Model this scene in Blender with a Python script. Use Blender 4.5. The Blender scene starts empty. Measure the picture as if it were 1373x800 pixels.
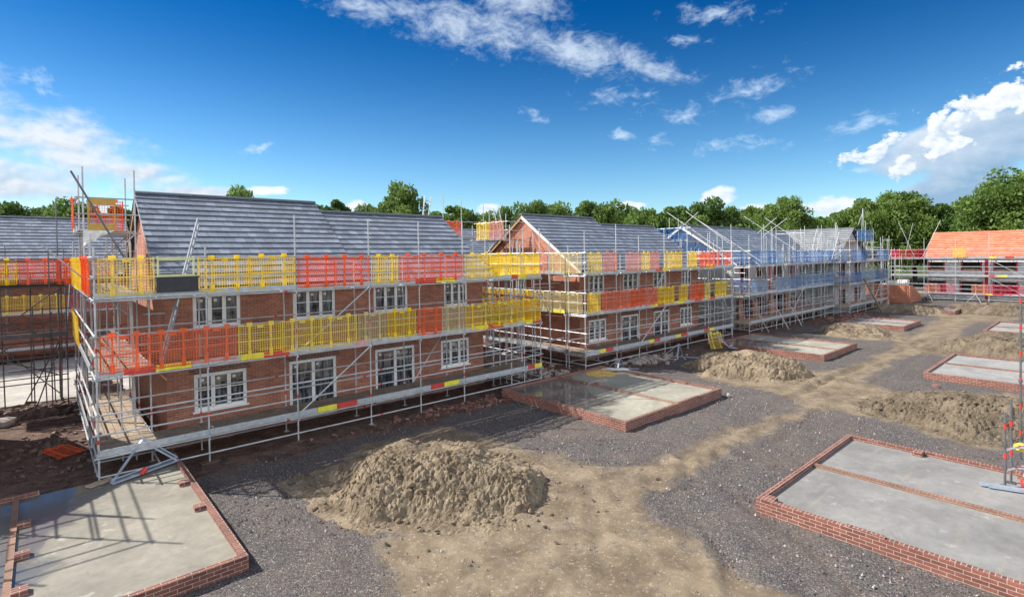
import bpy, math, random
import numpy as np
from mathutils import Vector, Matrix, noise
R = math.radians
random.seed(7); rng = np.random.default_rng(7)
sc = bpy.context.scene
COL = sc.collection

# ------------------------------------------------------------------ materials
def nmat(name):
    m = bpy.data.materials.new(name); m.use_nodes = True
    nt = m.node_tree; nt.nodes.clear()
    out = nt.nodes.new('ShaderNodeOutputMaterial')
    b = nt.nodes.new('ShaderNodeBsdfPrincipled')
    nt.links.new(b.outputs[0], out.inputs[0])
    return m, nt, b, out
class NT:
    """small node helper"""
    def __init__(s, nt): s.nt = nt
    def n(s, t, **kw):
        x = s.nt.nodes.new(t)
        for k, v in kw.items(): setattr(x, k, v)
        return x
    def link(s, a, b): s.nt.links.new(a, b)
    def setin(s, sock, v):
        if hasattr(v, 'is_output') or isinstance(v, bpy.types.NodeSocket): s.link(v, sock)
        else: sock.default_value = v
    def math(s, op, a, b=0.0, c=0.0, clamp=False):
        x = s.n('ShaderNodeMath', operation=op, use_clamp=clamp)
        s.setin(x.inputs[0], a); s.setin(x.inputs[1], b)
        if op in ('MULTIPLY_ADD', 'SMOOTH_MIN', 'COMPARE'): s.setin(x.inputs[2], c)
        return x.outputs[0]
    def ss(s, v, a, b):
        x = s.n('ShaderNodeMapRange', interpolation_type='SMOOTHSTEP')
        s.setin(x.inputs[0], v); x.inputs[1].default_value = a; x.inputs[2].default_value = b
        return x.outputs[0]
    def mr(s, v, a, b, c, d):
        x = s.n('ShaderNodeMapRange')
        s.setin(x.inputs[0], v)
        for i, k in enumerate((a, b, c, d)): x.inputs[1+i].default_value = k
        return x.outputs[0]
    def mix(s, f, a, b, blend='MIX'):
        x = s.n('ShaderNodeMix', data_type='RGBA', blend_type=blend)
        s.setin(x.inputs[0], f)
        s.setin(x.inputs[6], a if not isinstance(a, tuple) else a + ((1,) if len(a) == 3 else ()))
        s.setin(x.inputs[7], b if not isinstance(b, tuple) else b + ((1,) if len(b) == 3 else ()))
        return x.outputs[2]
    def noise(s, vec, scale, detail=4, rough=.55, dist=0.0):
        x = s.n('ShaderNodeTexNoise')
        if vec is not None: s.link(vec, x.inputs['Vector'])
        x.inputs['Scale'].default_value = scale; x.inputs['Detail'].default_value = detail
        x.inputs['Roughness'].default_value = rough; x.inputs['Distortion'].default_value = dist
        return x.outputs[0]
    def voro(s, vec, scale, feature='F1'):
        x = s.n('ShaderNodeTexVoronoi', feature=feature)
        if vec is not None: s.link(vec, x.inputs['Vector'])
        x.inputs['Scale'].default_value = scale
        return x
    def coord(s, which='Object'):
        return s.n('ShaderNodeTexCoord').outputs[which]
    def sep(s, v):
        x = s.n('ShaderNodeSeparateXYZ'); s.link(v, x.inputs[0]); return x.outputs
    def comb(s, a, b, c=0.0):
        x = s.n('ShaderNodeCombineXYZ')
        for i, v in enumerate((a, b, c)): s.setin(x.inputs[i], v)
        return x.outputs[0]
    def bump(s, h, strength, dist, bsdf):
        x = s.n('ShaderNodeBump'); s.link(h, x.inputs['Height'])
        x.inputs['Strength'].default_value = strength; x.inputs['Distance'].default_value = dist
        s.link(x.outputs[0], bsdf.inputs['Normal'])

def simple(name, col, rough=.6, metal=0.0, var=.12, scale=6., spec=.5, transl=0.0, bump=0.0):
    m, nt, b, out = nmat(name); t = NT(nt)
    co = t.coord()
    nz = t.noise(co, scale, 4, .6)
    k = t.mr(nz, .3, .7, 1-var, 1+var)
    hsv = t.n('ShaderNodeHueSaturation'); hsv.inputs['Color'].default_value = tuple(col)+(1,)
    t.link(k, hsv.inputs['Value'])
    t.link(hsv.outputs[0], b.inputs['Base Color'])
    b.inputs['Roughness'].default_value = rough; b.inputs['Metallic'].default_value = metal
    b.inputs['Specular IOR Level'].default_value = spec
    if bump: t.bump(nz, bump, .02, b)
    if transl:
        oi = t.n('ShaderNodeObjectInfo'); t.link(t.mr(oi.outputs['Random'], 0, 1, .84, 1.05), hsv.inputs['Saturation'])
        tr = t.n('ShaderNodeBsdfTranslucent'); t.link(hsv.outputs[0], tr.inputs[0])
        mx = t.n('ShaderNodeMixShader'); mx.inputs[0].default_value = transl
        t.link(b.outputs[0], mx.inputs[1]); t.link(tr.outputs[0], mx.inputs[2]); t.link(mx.outputs[0], out.inputs[0])
    return m

def brick_mat(name, c1, c2, mortar, scale=1.0, dirty=.25, rough=.85):
    m, nt, b, out = nmat(name); t = NT(nt)
    co = t.coord(); s = t.sep(co)
    nrm = t.sep(t.coord('Normal'))
    ax = t.math('GREATER_THAN', t.math('ABSOLUTE', nrm[0]), .6)
    az = t.math('GREATER_THAN', t.math('ABSOLUTE', nrm[2]), .6)
    u = t.math('ADD', t.math('MULTIPLY', s[0], t.math('SUBTRACT', 1, ax)), t.math('MULTIPLY', s[1], ax))
    v = t.math('ADD', t.math('MULTIPLY', s[2], t.math('SUBTRACT', 1, az)), t.math('MULTIPLY', s[1], az))
    vec = t.comb(u, v)
    br = t.n('ShaderNodeTexBrick'); t.link(vec, br.inputs['Vector'])
    br.inputs['Color1'].default_value = tuple(c1)+(1,); br.inputs['Color2'].default_value = tuple(c2)+(1,)
    br.inputs['Mortar'].default_value = tuple(mortar)+(1,)
    br.inputs['Scale'].default_value = 1; br.inputs['Mortar Size'].default_value = .006*scale
    br.inputs['Mortar Smooth'].default_value = .2; br.inputs['Bias'].default_value = 0
    br.inputs['Brick Width'].default_value = .225*scale; br.inputs['Row Height'].default_value = .075*scale
    nz = t.noise(co, 1.3, 5, .6); nf = t.noise(co, 30, 3, .6)
    k = t.math('MULTIPLY', t.mr(nz, .3, .7, 1-dirty, 1+dirty*.7), t.mr(nf, .3, .7, .85, 1.15))
    hsv = t.n('ShaderNodeHueSaturation'); t.link(br.outputs[0], hsv.inputs['Color']); t.link(k, hsv.inputs['Value'])
    t.link(hsv.outputs[0], b.inputs['Base Color']); b.inputs['Roughness'].default_value = rough
    t.bump(t.math('SUBTRACT', t.math('MULTIPLY', nf, .3), br.outputs['Fac']), .5, .01, b)
    return m

def roof_mat(name, base, var, pale, rough=.42):
    """UV: u = tile widths, v = course number"""
    m, nt, b, out = nmat(name); t = NT(nt)
    uv = t.sep(t.coord('UV'))
    row = t.math('FLOOR', uv[1])
    uo = t.math('ADD', uv[0], t.math('MULTIPLY', t.math('MODULO', row, 2.), .5))
    cell = t.math('FLOOR', uo); fr = t.math('FRACT', uo)
    wn = t.n('ShaderNodeTexWhiteNoise', noise_dimensions='2D'); t.link(t.comb(cell, row), wn.inputs['Vector'])
    co = t.coord(); nz = t.noise(co, .9, 4, .6); ns = t.noise(co, 7, 4, .6)
    val = t.math('MULTIPLY', t.mr(wn.outputs[0], 0, 1, 1-var, 1+var), t.mr(nz, .3, .7, .82, 1.18))
    val = t.math('MULTIPLY', val, t.mr(ns, .3, .7, .9, 1.1))
    hsv = t.n('ShaderNodeHueSaturation'); hsv.inputs['Color'].default_value = tuple(base)+(1,); t.link(val, hsv.inputs['Value'])
    # pale scuffs and dust
    dust = t.math('MULTIPLY', t.ss(wn.outputs[0], .80, .97), t.ss(t.noise(t.comb(t.math('MULTIPLY', uv[0], .5), t.math('MULTIPLY', uv[1], 1.5)), 2.0, 3), .45, .72))
    c = t.mix(t.math('MULTIPLY', dust, .6), hsv.outputs[0], pale)
    edge = t.math('MAXIMUM', t.math('LESS_THAN', fr, .035), t.math('GREATER_THAN', fr, .975))
    c = t.mix(t.math('MULTIPLY', edge, .55), c, (base[0]*.35, base[1]*.35, base[2]*.35))
    t.link(c, b.inputs['Base Color']); t.setin(b.inputs['Roughness'], t.mr(ns, .3, .7, rough-.06, rough+.12))
    t.bump(ns, .12, .01, b)
    return m

def concrete_mat(name, base, wet=0.0, seedoff=0.0, wetdir=None):
    m, nt, b, out = nmat(name); t = NT(nt)
    co = t.coord()
    mp = t.n('ShaderNodeMapping'); t.link(co, mp.inputs[0]); mp.inputs['Location'].default_value = (seedoff, seedoff*1.7, 0)
    v = mp.outputs[0]
    n1 = t.noise(v, .7, 6, .62, .6); n2 = t.noise(v, 5, 5, .65); 
    mp2 = t.n('ShaderNodeMapping'); t.link(v, mp2.inputs[0]); mp2.inputs['Rotation'].default_value = (0, 0, .6); mp2.inputs['Scale'].default_value = (.5, 5, 1)
    n3 = t.noise(mp2.outputs[0], 1.2, 4, .6)
    val = t.math('MULTIPLY', t.mr(n1, .3, .7, .72, 1.22), t.mr(n2, .3, .7, .88, 1.12))
    hsv = t.n('ShaderNodeHueSaturation'); hsv.inputs['Color'].default_value = tuple(base)+(1,); t.link(val, hsv.inputs['Value'])
    c = t.mix(t.math('MULTIPLY', t.ss(n3, .58, .72), .30), hsv.outputs[0], (.40, .31, .20))
    c = t.mix(t.math('MULTIPLY', t.ss(t.noise(v, 2.1, 5, .65), .60, .70), .35), c, (.52, .50, .46))
    c = t.mix(t.math('MULTIPLY', t.ss(t.noise(v, 1.4, 6, .7, 1.2), .60, .68), .4), c, (.15, .125, .09))
    c = t.mix(t.math('MULTIPLY', t.ss(t.noise(v, 16, 3, .6), .68, .74), .5), c, (.12, .10, .08))
    rough = .75
    if wet:
        s = t.sep(co)
        w = t.math('ADD', t.math('MULTIPLY', n1, 1.4), t.math('ADD', t.math('MULTIPLY', s[0], wetdir[0]), t.math('MULTIPLY', s[1], wetdir[1])))
        wf = t.ss(w, wetdir[2], wetdir[2]+.28)
        c = t.mix(t.math('MULTIPLY', wf, wet), c, (.10, .10, .10))
        t.setin(b.inputs['Roughness'], t.mr(wf, 0, 1, .72, .10))
    else: b.inputs['Roughness'].default_value = rough
    t.link(c, b.inputs['Base Color'])
    t.bump(n2, .08, .01, b)
    return m

M = {}
M['brick'] = brick_mat('red_facing_brick', (.46, .175, .105), (.31, .105, .065), (.42, .32, .26))
M['brick_plinth'] = brick_mat('plinth_brick', (.235, .085, .06), (.14, .05, .038), (.42, .35, .30), dirty=.3)
M['brick_dirty'] = brick_mat('mortar_smeared_brick', (.24, .11, .075), (.20, .12, .085), (.32, .26, .21), dirty=.35)
M['brick_orange'] = brick_mat('orange_brick', (.48, .17, .09), (.40, .13, .07), (.45, .30, .22))
M['roof'] = roof_mat('slate_grey_tile', (.205, .235, .285), .2, (.42, .43, .44), .40)
M['roof_light'] = roof_mat('pale_grey_tile', (.22, .235, .25), .12, (.40, .41, .42), .5)
M['roof_orange'] = roof_mat('orange_pantile', (.60, .215, .125), .16, (.62, .36, .27), .6)
M['ridge'] = simple('ridge_tile', (.09, .105, .13), .55, var=.2)
M['ridge_orange'] = simple('orange_ridge_tile', (.55, .16, .09), .6, var=.2)
M['timber'] = simple('barge_timber', (.33, .19, .09), .7, var=.25)
M['deck_plank'] = simple('dirty_deck_plank', (.20,.165,.13), .85, var=.35, scale=4)
M['plank'] = simple('scaffold_plank', (.42, .31, .21), .8, var=.3, scale=4)
M['grey_plank'] = simple('worn_plank', (.29, .225, .165), .85, var=.35, scale=4)
M['darkwood'] = simple('dark_timber', (.11, .075, .05), .8, var=.3)
M['upvc'] = simple('white_upvc', (.90, .90, .90), .35, var=.05)
M['glass'] = None
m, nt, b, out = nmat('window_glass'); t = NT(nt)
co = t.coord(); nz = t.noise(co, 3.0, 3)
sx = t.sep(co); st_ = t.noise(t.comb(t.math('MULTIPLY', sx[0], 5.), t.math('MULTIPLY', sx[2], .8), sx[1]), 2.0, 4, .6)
t.link(t.mix(t.ss(st_, .40, .66), (.012, .020, .035), (.20, .21, .22)), b.inputs['Base Color'])  # pale and dark streaks in the base colour imitate reflections in the panes
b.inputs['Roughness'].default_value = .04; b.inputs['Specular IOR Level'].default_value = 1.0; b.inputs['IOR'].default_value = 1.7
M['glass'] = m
M['void'] = simple('unlit_room_shade', (.015, .014, .013), .9)  # near-black colour paints the shade of unlit rooms
M['tube'] = simple('galvanised_tube', (.47, .49, .51), .5, .3, .22, 3.)
M['tube_dark'] = simple('weathered_tube', (.16, .165, .18), .5, .5, .25, 3.)
M['tube_red'] = simple('red_paint', (.62, .035, .03), .5, var=.15)
M['tube_yellow'] = simple('yellow_paint', (.72, .58, .05), .5, var=.15)
M['alu'] = simple('aluminium_board', (.42, .45, .49), .45, .3, .18, 8.)
M['board_red'] = simple('red_toe_board', (.55, .05, .045), .5, var=.2)
M['board_yellow'] = simple('yellow_toe_board', (.72, .66, .05), .5, var=.2)
M['board_pink'] = simple('faded_pink_toe_board', (.62, .30, .38), .6, var=.2)
M['g_yellow'] = simple('yellow_plastic', (.95, .73, .02), .5, var=.12, transl=.45)
M['g_orange'] = simple('orange_plastic', (.93, .17, .03), .5, var=.12, transl=.45)
M['g_cream'] = simple('faded_cream_plastic', (.70, .60, .30), .55, var=.12, transl=.35)
M['g_pink'] = simple('backlit_pink_plastic', (.82, .36, .26), .55, var=.12, transl=.4)  # backlit look of orange guards over bright roofs put into a pink colour
M['g_blue'] = simple('blue_plastic', (.06, .24, .58), .5, var=.25, transl=.45)
M['g_paleblue'] = simple('pale_blue_plastic', (.30, .48, .72), .5, var=.2, transl=.45)
M['g_red'] = simple('crimson_plastic', (.72, .03, .10), .5, var=.15, transl=.35)
M['membrane'] = simple('pale_breather_membrane', (.40, .42, .45), .5, var=.22, scale=3., bump=.3)
M['membrane_far'] = simple('sunlit_breather_membrane', (.60, .62, .66), .45, var=.3, scale=2.2, bump=.6)  # lighter copy of the membrane, sunlight on the far wall put into its colour
M['membrane_red'] = simple('red_cavity_barrier', (.50, .018, .04), .55, var=.2)
M['soffit'] = simple('white_fascia', (.7, .7, .69), .5, var=.06)
M['felt'] = simple('blue_roof_underlay', (.03, .12, .35), .6, var=.2)
M['felt_dark'] = simple('dark_blue_sheet', (.025, .07, .17), .6, var=.4)
M['black'] = simple('black_board', (.02, .022, .03), .5, var=.3)
M['sack'] = simple('white_sack', (.72, .70, .67), .7, var=.12, bump=.4)
M['straw'] = simple('ochre_gate', (.50, .30, .05), .5, var=.15)
M['palegreen'] = simple('pale_ladder_gate', (.62, .62, .30), .5, var=.1)
M['sandpile'] = simple('yellow_sand', (.62, .40, .11), .95, var=.25, scale=9)
M['rubble'] = simple('pale_rubble', (.38, .33, .30), .9, var=.4, scale=5)
M['darkrubble'] = simple('dark_rubble', (.17, .12, .095), .95, var=.4, scale=5)  # darker rubble, shade of the left ground is put into its colour
M['steelblue'] = simple('bluish_steel', (.34, .40, .48), .5, .3, .2)
M['bark'] = simple('bark', (.075, .058, .042), .9, var=.3)
M['concA'] = concrete_mat('wet_concrete_near', (.235, .222, .185), .7, 0, (-.36, .14, .30))
M['concB'] = concrete_mat('wet_concrete_mid', (.32, .31, .255), .8, 3.3, (-.20, .14, .78))
M['concE'] = concrete_mat('dry_concrete', (.225, .222, .212), 0, 8.1)
M['concF'] = concrete_mat('dry_pale_concrete', (.28, .278, .268), 0, 14.1)
M['apron'] = concrete_mat('pale_apron', (.40, .375, .335), 0, 21.)

# ------------------------------------------------------------------ mesh builder
class MB:
    def __init__(s): s.v = []; s.f = []; s.mi = []; s.uv = {}
    def face(s, pts, mi=0, uv=None):
        i = len(s.v); s.v += [tuple(p) for p in pts]; s.f.append(tuple(range(i, i+len(pts)))); s.mi.append(mi)
        if uv: s.uv[len(s.f)-1] = uv
    def box(s, a, b, mi=0):
        (x0, y0, z0), (x1, y1, z1) = a, b
        i = len(s.v)
        s.v += [(x0,y0,z0),(x1,y0,z0),(x1,y1,z0),(x0,y1,z0),(x0,y0,z1),(x1,y0,z1),(x1,y1,z1),(x0,y1,z1)]
        for q in ((0,3,2,1),(4,5,6,7),(0,1,5,4),(1,2,6,5),(2,3,7,6),(3,0,4,7)):
            s.f.append(tuple(i+k for k in q)); s.mi.append(mi)
    def obox(s, c, ax, ay, az, mi=0):
        """oriented box: centre and three half vectors"""
        c, ax, ay, az = map(Vector, (c, ax, ay, az)); i = len(s.v)
        for dx, dy, dz in ((-1,-1,-1),(1,-1,-1),(1,1,-1),(-1,1,-1),(-1,-1,1),(1,-1,1),(1,1,1),(-1,1,1)):
            s.v.append(tuple(c+ax*dx+ay*dy+az*dz))
        for q in ((0,3,2,1),(4,5,6,7),(0,1,5,4),(1,2,6,5),(2,3,7,6),(3,0,4,7)):
            s.f.append(tuple(i+k for k in q)); s.mi.append(mi)
    def bar(s, a, b, w, t, mi=0, up=(0,0,1)):
        a, b = Vector(a), Vector(b); d = (b-a); L = d.length; d = d/L
        u = Vector(up)
        if abs(d.dot(u)) > .95: u = Vector((0,1,0))
        x = d.cross(u).normalized(); y = x.cross(d)
        s.obox((a+b)/2, d*L/2, x*w/2, y*t/2, mi)
    def tube(s, a, b, r=.024, n=6, mi=0, cap=True):
        a, b = Vector(a), Vector(b); d = (b-a).normalized()
        u = Vector((0,0,1)) if abs(d.z) < .9 else Vector((1,0,0))
        x = d.cross(u).normalized(); y = d.cross(x); i = len(s.v)
        for p in (a, b):
            for k in range(n):
                an = 2*math.pi*k/n; s.v.append(tuple(p+x*r*math.cos(an)+y*r*math.sin(an)))
        for k in range(n):
            s.f.append((i+k, i+(k+1)%n, i+n+(k+1)%n, i+n+k)); s.mi.append(mi)
        if cap:
            s.f.append(tuple(i+k for k in range(n-1,-1,-1))); s.mi.append(mi)
            s.f.append(tuple(i+n+k for k in range(n))); s.mi.append(mi)
    def build(s, name, mats, parent=None, smooth=False, loc=None):
        me = bpy.data.meshes.new(name); me.from_pydata(s.v, [], s.f)
        if not isinstance(mats, (list, tuple)): mats = [mats]
        for m in mats: me.materials.append(m)
        if len(mats) > 1: me.polygons.foreach_set('material_index', s.mi)
        if s.uv:
            ul = me.uv_layers.new(name='UVMap')
            for fi, uvs in s.uv.items():
                p = me.polygons[fi]
                for k, li in enumerate(p.loop_indices): ul.data[li].uv = uvs[k]
        if smooth: me.polygons.foreach_set('use_smooth', [True]*len(me.polygons))
        me.update()
        o = bpy.data.objects.new(name, me); COL.objects.link(o)
        if parent: o.parent = parent
        if loc: o.location = loc
        return o
def tag(o, label=None, cat=None, group=None, kind=None):
    if label: o['label'] = label
    if cat: o['category'] = cat
    if group: o['group'] = group
    if kind: o['kind'] = kind
    return o
def empty(name, loc=(0,0,0), rz=0.0):
    o = bpy.data.objects.new(name, None); COL.objects.link(o); o.location = loc; o.rotation_euler = (0,0,rz); o.empty_display_size = .3
    return o
def kids(o): return list(CH.get(o.name, [])) or [c for c in bpy.data.objects if c.parent == o]
CH = {}
def copy_tree(o, parent=None, skip=()):
    c = o.copy(); COL.objects.link(c)
    if parent: c.parent = parent
    for ch in [k for k in o.children if k.name.split('.')[0] not in skip]: copy_tree(ch, c, skip)
    return c
ORD = ['first','second','third','fourth','fifth','sixth','seventh','eighth','ninth','tenth','eleventh','twelfth','thirteenth','fourteenth','fifteenth','sixteenth','seventeenth','eighteenth','nineteenth','twentieth']

# ------------------------------------------------------------------ camera, sun, sky
cam = bpy.data.cameras.new('camera'); co = bpy.data.objects.new('camera', cam); COL.objects.link(co)
F, CY, PT, YW, RL, CH_ = 716.38, 353.98, 0.0159674, 0.8484828, -0.0133, 5.79
fw = Vector((math.cos(YW)*math.cos(PT), math.sin(YW)*math.cos(PT), -math.sin(PT)))
rt = Vector((math.sin(YW), -math.cos(YW), 0)); up = rt.cross(fw)
c_, s_ = math.cos(RL), math.sin(RL)
rt, up = c_*rt+s_*up, -s_*rt+c_*up
mw = Matrix((rt, up, -fw)).transposed().to_4x4(); mw.translation = Vector((0,0,CH_))
co.matrix_world = mw
cam.sensor_width = 36; cam.lens = F/1373*36; cam.shift_y = (CY-400)/1373; cam.clip_start = .1; cam.clip_end = 5000
sc.camera = co

SUN_AZ, SUN_EL = R(132), R(43.5)
sd = Vector((math.cos(SUN_AZ)*math.cos(SUN_EL), math.sin(SUN_AZ)*math.cos(SUN_EL), math.sin(SUN_EL)))
sun = bpy.data.lights.new('sun', 'SUN'); sun.energy = 5.0; sun.angle = R(.5); sun.color = (1, .94, .85)
so = bpy.data.objects.new('sun', sun); COL.objects.link(so)
so.rotation_euler = sd.to_track_quat('Z', 'Y').to_euler(); so.location = sd*50

w = bpy.data.worlds.new('World'); sc.world = w; w.use_nodes = True
nt = w.node_tree; nt.nodes.clear(); t = NT(nt)
wo = t.n('ShaderNodeOutputWorld'); bg = t.n('ShaderNodeBackground'); t.link(bg.outputs[0], wo.inputs[0])
sky = t.n('ShaderNodeTexSky', sky_type='NISHITA'); sky.sun_disc = False
sky.sun_elevation = SUN_EL; sky.sun_rotation = R(90)-SUN_AZ; sky.air_density = 1.0; sky.dust_density = .35; sky.ozone_density = 3.0
SKY_STR = .12
hs = t.n('ShaderNodeHueSaturation'); t.link(sky.outputs[0], hs.inputs['Color']); hs.inputs['Saturation'].default_value = 1.25; hs.inputs['Hue'].default_value = .5
gen = t.coord('Generated'); g = t.sep(gen)
elv = t.math('ARCSINE', g[2]); azi = t.math('ARCTAN2', g[1], g[0])
DEG = 180/math.pi
el_d = t.math('MULTIPLY', elv, DEG); az_d = t.math('MULTIPLY', azi, DEG)
# polarised deepening with height
deep = t.ss(el_d, 1, 26)
skyc = t.mix(deep, (.74, .86, .88), (.008, .31, .50))
skyc = t.mix(1.0, hs.outputs[0], skyc, 'MULTIPLY')
# clouds, laid out on the sky by azimuth and elevation
p2 = t.comb(t.math('MULTIPLY', az_d, .1), t.math('MULTIPLY', el_d, .16))
wispN = t.noise(p2, 3.2, 6, .66, .6); puffN = t.noise(p2, 3.6, 6, .56, .15); fineN = t.noise(p2, 11, 3, .6, .2)
def blob(az, el, ra, re, rot):
    dx = t.math('SUBTRACT', az_d, az); dy = t.math('SUBTRACT', el_d, el)
    c, s = math.cos(R(rot)), math.sin(R(rot))
    a = t.math('DIVIDE', t.math('ADD', t.math('MULTIPLY', dx, c), t.math('MULTIPLY', dy, s)), ra)
    b_ = t.math('DIVIDE', t.math('ADD', t.math('MULTIPLY', dx, -s), t.math('MULTIPLY', dy, c)), re)
    return t.math('SUBTRACT', 1, t.math('SQRT', t.math('ADD', t.math('MULTIPLY', a, a), t.math('MULTIPLY', b_, b_))))
def layer(blobs, nz, amp, lo, hi):
    d = None
    for q in blobs:
        x = blob(*q); d = x if d is None else t.math('MAXIMUM', d, x)
    d = t.math('ADD', d, t.math('MULTIPLY', t.math('SUBTRACT', nz, .5), amp))
    return d, t.ss(d, lo, hi)
wz = t.math('ADD', t.math('MULTIPLY', wispN, .75), t.math('MULTIPLY', fineN, .25))
_, a1 = layer([(62,24.3,7,1.9,-4),(52,23.0,12,3.0,8),(42,20.7,10,2.6,16),(34,18.6,6,1.5,18),(48,25.5,7,3.0,5)], wz, 3.2, .02, 1.35)
_, a2 = layer([(37.5,16.0,7,1.9,10),(30.5,13.6,6,1.4,8),(33.5,11.3,2.4,1.2,-8),(36.5,12.2,2.6,.8,0),(24,15.6,5.6,2.1,-14),(22.8,13.0,3.6,1.2,-10),(46,14.6,2.4,.9,20),(30,20.5,4,.7,8),(15.5,7.2,2,.5,0),
               (15.2,11.4,4.2,1.3,-5),(27.2,10.7,3.2,1.3,-16),(22.8,10.4,3.6,1.3,-6),(90.2,14.1,2.8,1.4,12),(74,10.5,2.6,.8,-20),(27,22.5,7,1.5,6)], wz, 5.0, .30, 1.75)
bodyN = t.noise(p2, 1.9, 6, .55, .2)
d3, a3 = layer([(10.2,8.6,5.8,2.3,-16),(8.0,6.2,3.6,3.4,-4),(5.2,8.8,4.2,2.5,-16),(9,4.4,4.4,2,0)], t.math('ADD', t.math('MULTIPLY', bodyN, .7), t.math('MULTIPLY', puffN, .3)), 1.1, .02, .42)
billN = t.noise(t.comb(t.math('MULTIPLY', az_d, .1), t.math('MULTIPLY', el_d, .12)), 5.5, 6, .58, .25)
d7, a7 = layer([(7.7,11.2,4.2,1.7,-20),(5.2,12.1,3.2,1.7,-10),(14.6,8.6,2.2,1.1,-8),(12.6,7.2,1.3,1.5,0),(10.2,8.9,2.4,1.1,-10),(4.6,5.4,1.2,.8,0)], billN, 5.2, .12, .62)
d4, a4 = layer([(97,12.4,7,4.2,8),(88.5,9.6,7,3.2,12),(83,7.6,5,1.3,6),(92,6.2,8,2.6,0),(100,8,9,6,0),(79,6.2,6,.8,0)], t.math('ADD', t.math('MULTIPLY', puffN, .7), t.math('MULTIPLY', wispN, .3)), 2.3, -.06, .90)
d5, a5 = layer([(27.3,5.4,2.2,1.4,0),(17,4.0,3.2,1.3,0),(23,4.2,4,.7,0),(64.5,5.2,1.6,.9,0),(73,6.6,2.4,.7,0),(51,5,1.6,.8,0),(36,5,2,.7,0)], puffN, 1.5, .15, .5)
# light side and grey base of the heaps
p3 = t.comb(t.math('ADD', t.math('MULTIPLY', az_d, .1), .035), t.math('ADD', t.math('MULTIPLY', el_d, .16), .055))
relief = t.math('SUBTRACT', puffN, t.noise(p3, 3.6, 7, .56, .15))
p4 = t.comb(t.math('ADD', t.math('MULTIPLY', az_d, .1), .06), t.math('ADD', t.math('MULTIPLY', el_d, .16), .09))
rel3 = t.math('SUBTRACT', bodyN, t.noise(p4, 1.9, 6, .55, .2))
sh3 = t.math('ADD', t.math('MULTIPLY', rel3, 1.5), t.math('ADD', t.mr(el_d, 4.0, 11, .10, .75), t.mr(az_d, 5, 15, -.22, .12)), clamp=True)
rel7 = t.math('SUBTRACT', billN, t.noise(t.comb(t.math('ADD', t.math('MULTIPLY', az_d, .1), .022), t.math('ADD', t.math('MULTIPLY', el_d, .12), .035)), 5.5, 6, .58, .25))
sh7 = t.math('ADD', t.math('MULTIPLY', rel7, 3.0), t.mr(el_d, 6, 12, .45, .80), clamp=True)
c7 = t.mix(sh7, (.34, .43, .52), (.66, .68, .70))
c3 = t.mix(sh3, (.19, .30, .43), (.54, .59, .65))
sh4 = t.math('ADD', t.math('MULTIPLY', relief, 2.2), t.mr(el_d, 5.0, 10, .48, .95), clamp=True)
c4 = t.mix(sh4, (.29, .38, .47), (.53, .57, .62))
sh5 = t.math('ADD', t.math('MULTIPLY', relief, 2.5), t.mr(el_d, 2.5, 6, .5, 1.0), clamp=True)
c5 = t.mix(sh5, (.36, .44, .52), (.62, .65, .68))
gn_ = t.noise(gen, 2.3, 5, .6, .2)
outm = t.math('MAXIMUM', t.ss(el_d, 30, 44), t.math('MULTIPLY', t.ss(t.math('ABSOLUTE', t.math('SUBTRACT', az_d, 48)), 64, 88), t.ss(el_d, -2, 6)))  # unseen clouds overhead and behind the camera, added to fill the shade
a6 = t.math('MULTIPLY', t.math('MULTIPLY', outm, t.ss(gn_, .36, .62)), t.mr(t.ss(el_d, 30, 52), 0, 1, 1, .45))
c6 = t.mix(t.ss(gn_, .45, .75), (.26, .29, .33), (.42, .43, .44))
c6 = t.mix(t.ss(el_d, 46, 26), c6, t.mix(t.ss(gn_, .4, .7), (1.3, 1.32, 1.35), (2.1, 2.06, 2.0)))  # low part of these added clouds brightened to light the shaded house fronts
BR = 1/SKY_STR
vs = t.n('ShaderNodeVectorMath', operation='SCALE'); t.link(skyc, vs.inputs[0]); vs.inputs['Scale'].default_value = SKY_STR
cur = vs.outputs[0]
cur = t.mix(t.math('MULTIPLY', a1, .80), cur, (.46, .54, .63))
cur = t.mix(t.math('MULTIPLY', a2, .66), cur, (.46, .57, .69))
cur = t.mix(a4, cur, c4)
cur = t.mix(t.math('MULTIPLY', a5, .92), cur, c5)
cur = t.mix(t.math('MULTIPLY', a3, .94), cur, c3)
cur = t.mix(t.math('MULTIPLY', a7, .97), cur, c7)
cur = t.mix(a6, cur, c6)
sc2 = t.n('ShaderNodeVectorMath', operation='SCALE'); t.link(cur, sc2.inputs[0]); sc2.inputs['Scale'].default_value = BR
t.link(sc2.outputs[0], bg.inputs[0]); bg.inputs[1].default_value = SKY_STR

sc.view_settings.view_transform = 'Standard'; sc.view_settings.look = 'None'; sc.view_settings.gamma = 1.0
sc.view_settings.exposure = 0.70
sc.render.engine = 'CYCLES'; sc.cycles.max_bounces = 5; sc.cycles.diffuse_bounces = 3; sc.cycles.glossy_bounces = 2; sc.cycles.transmission_bounces = 3
sc.cycles.use_denoising = True

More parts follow.
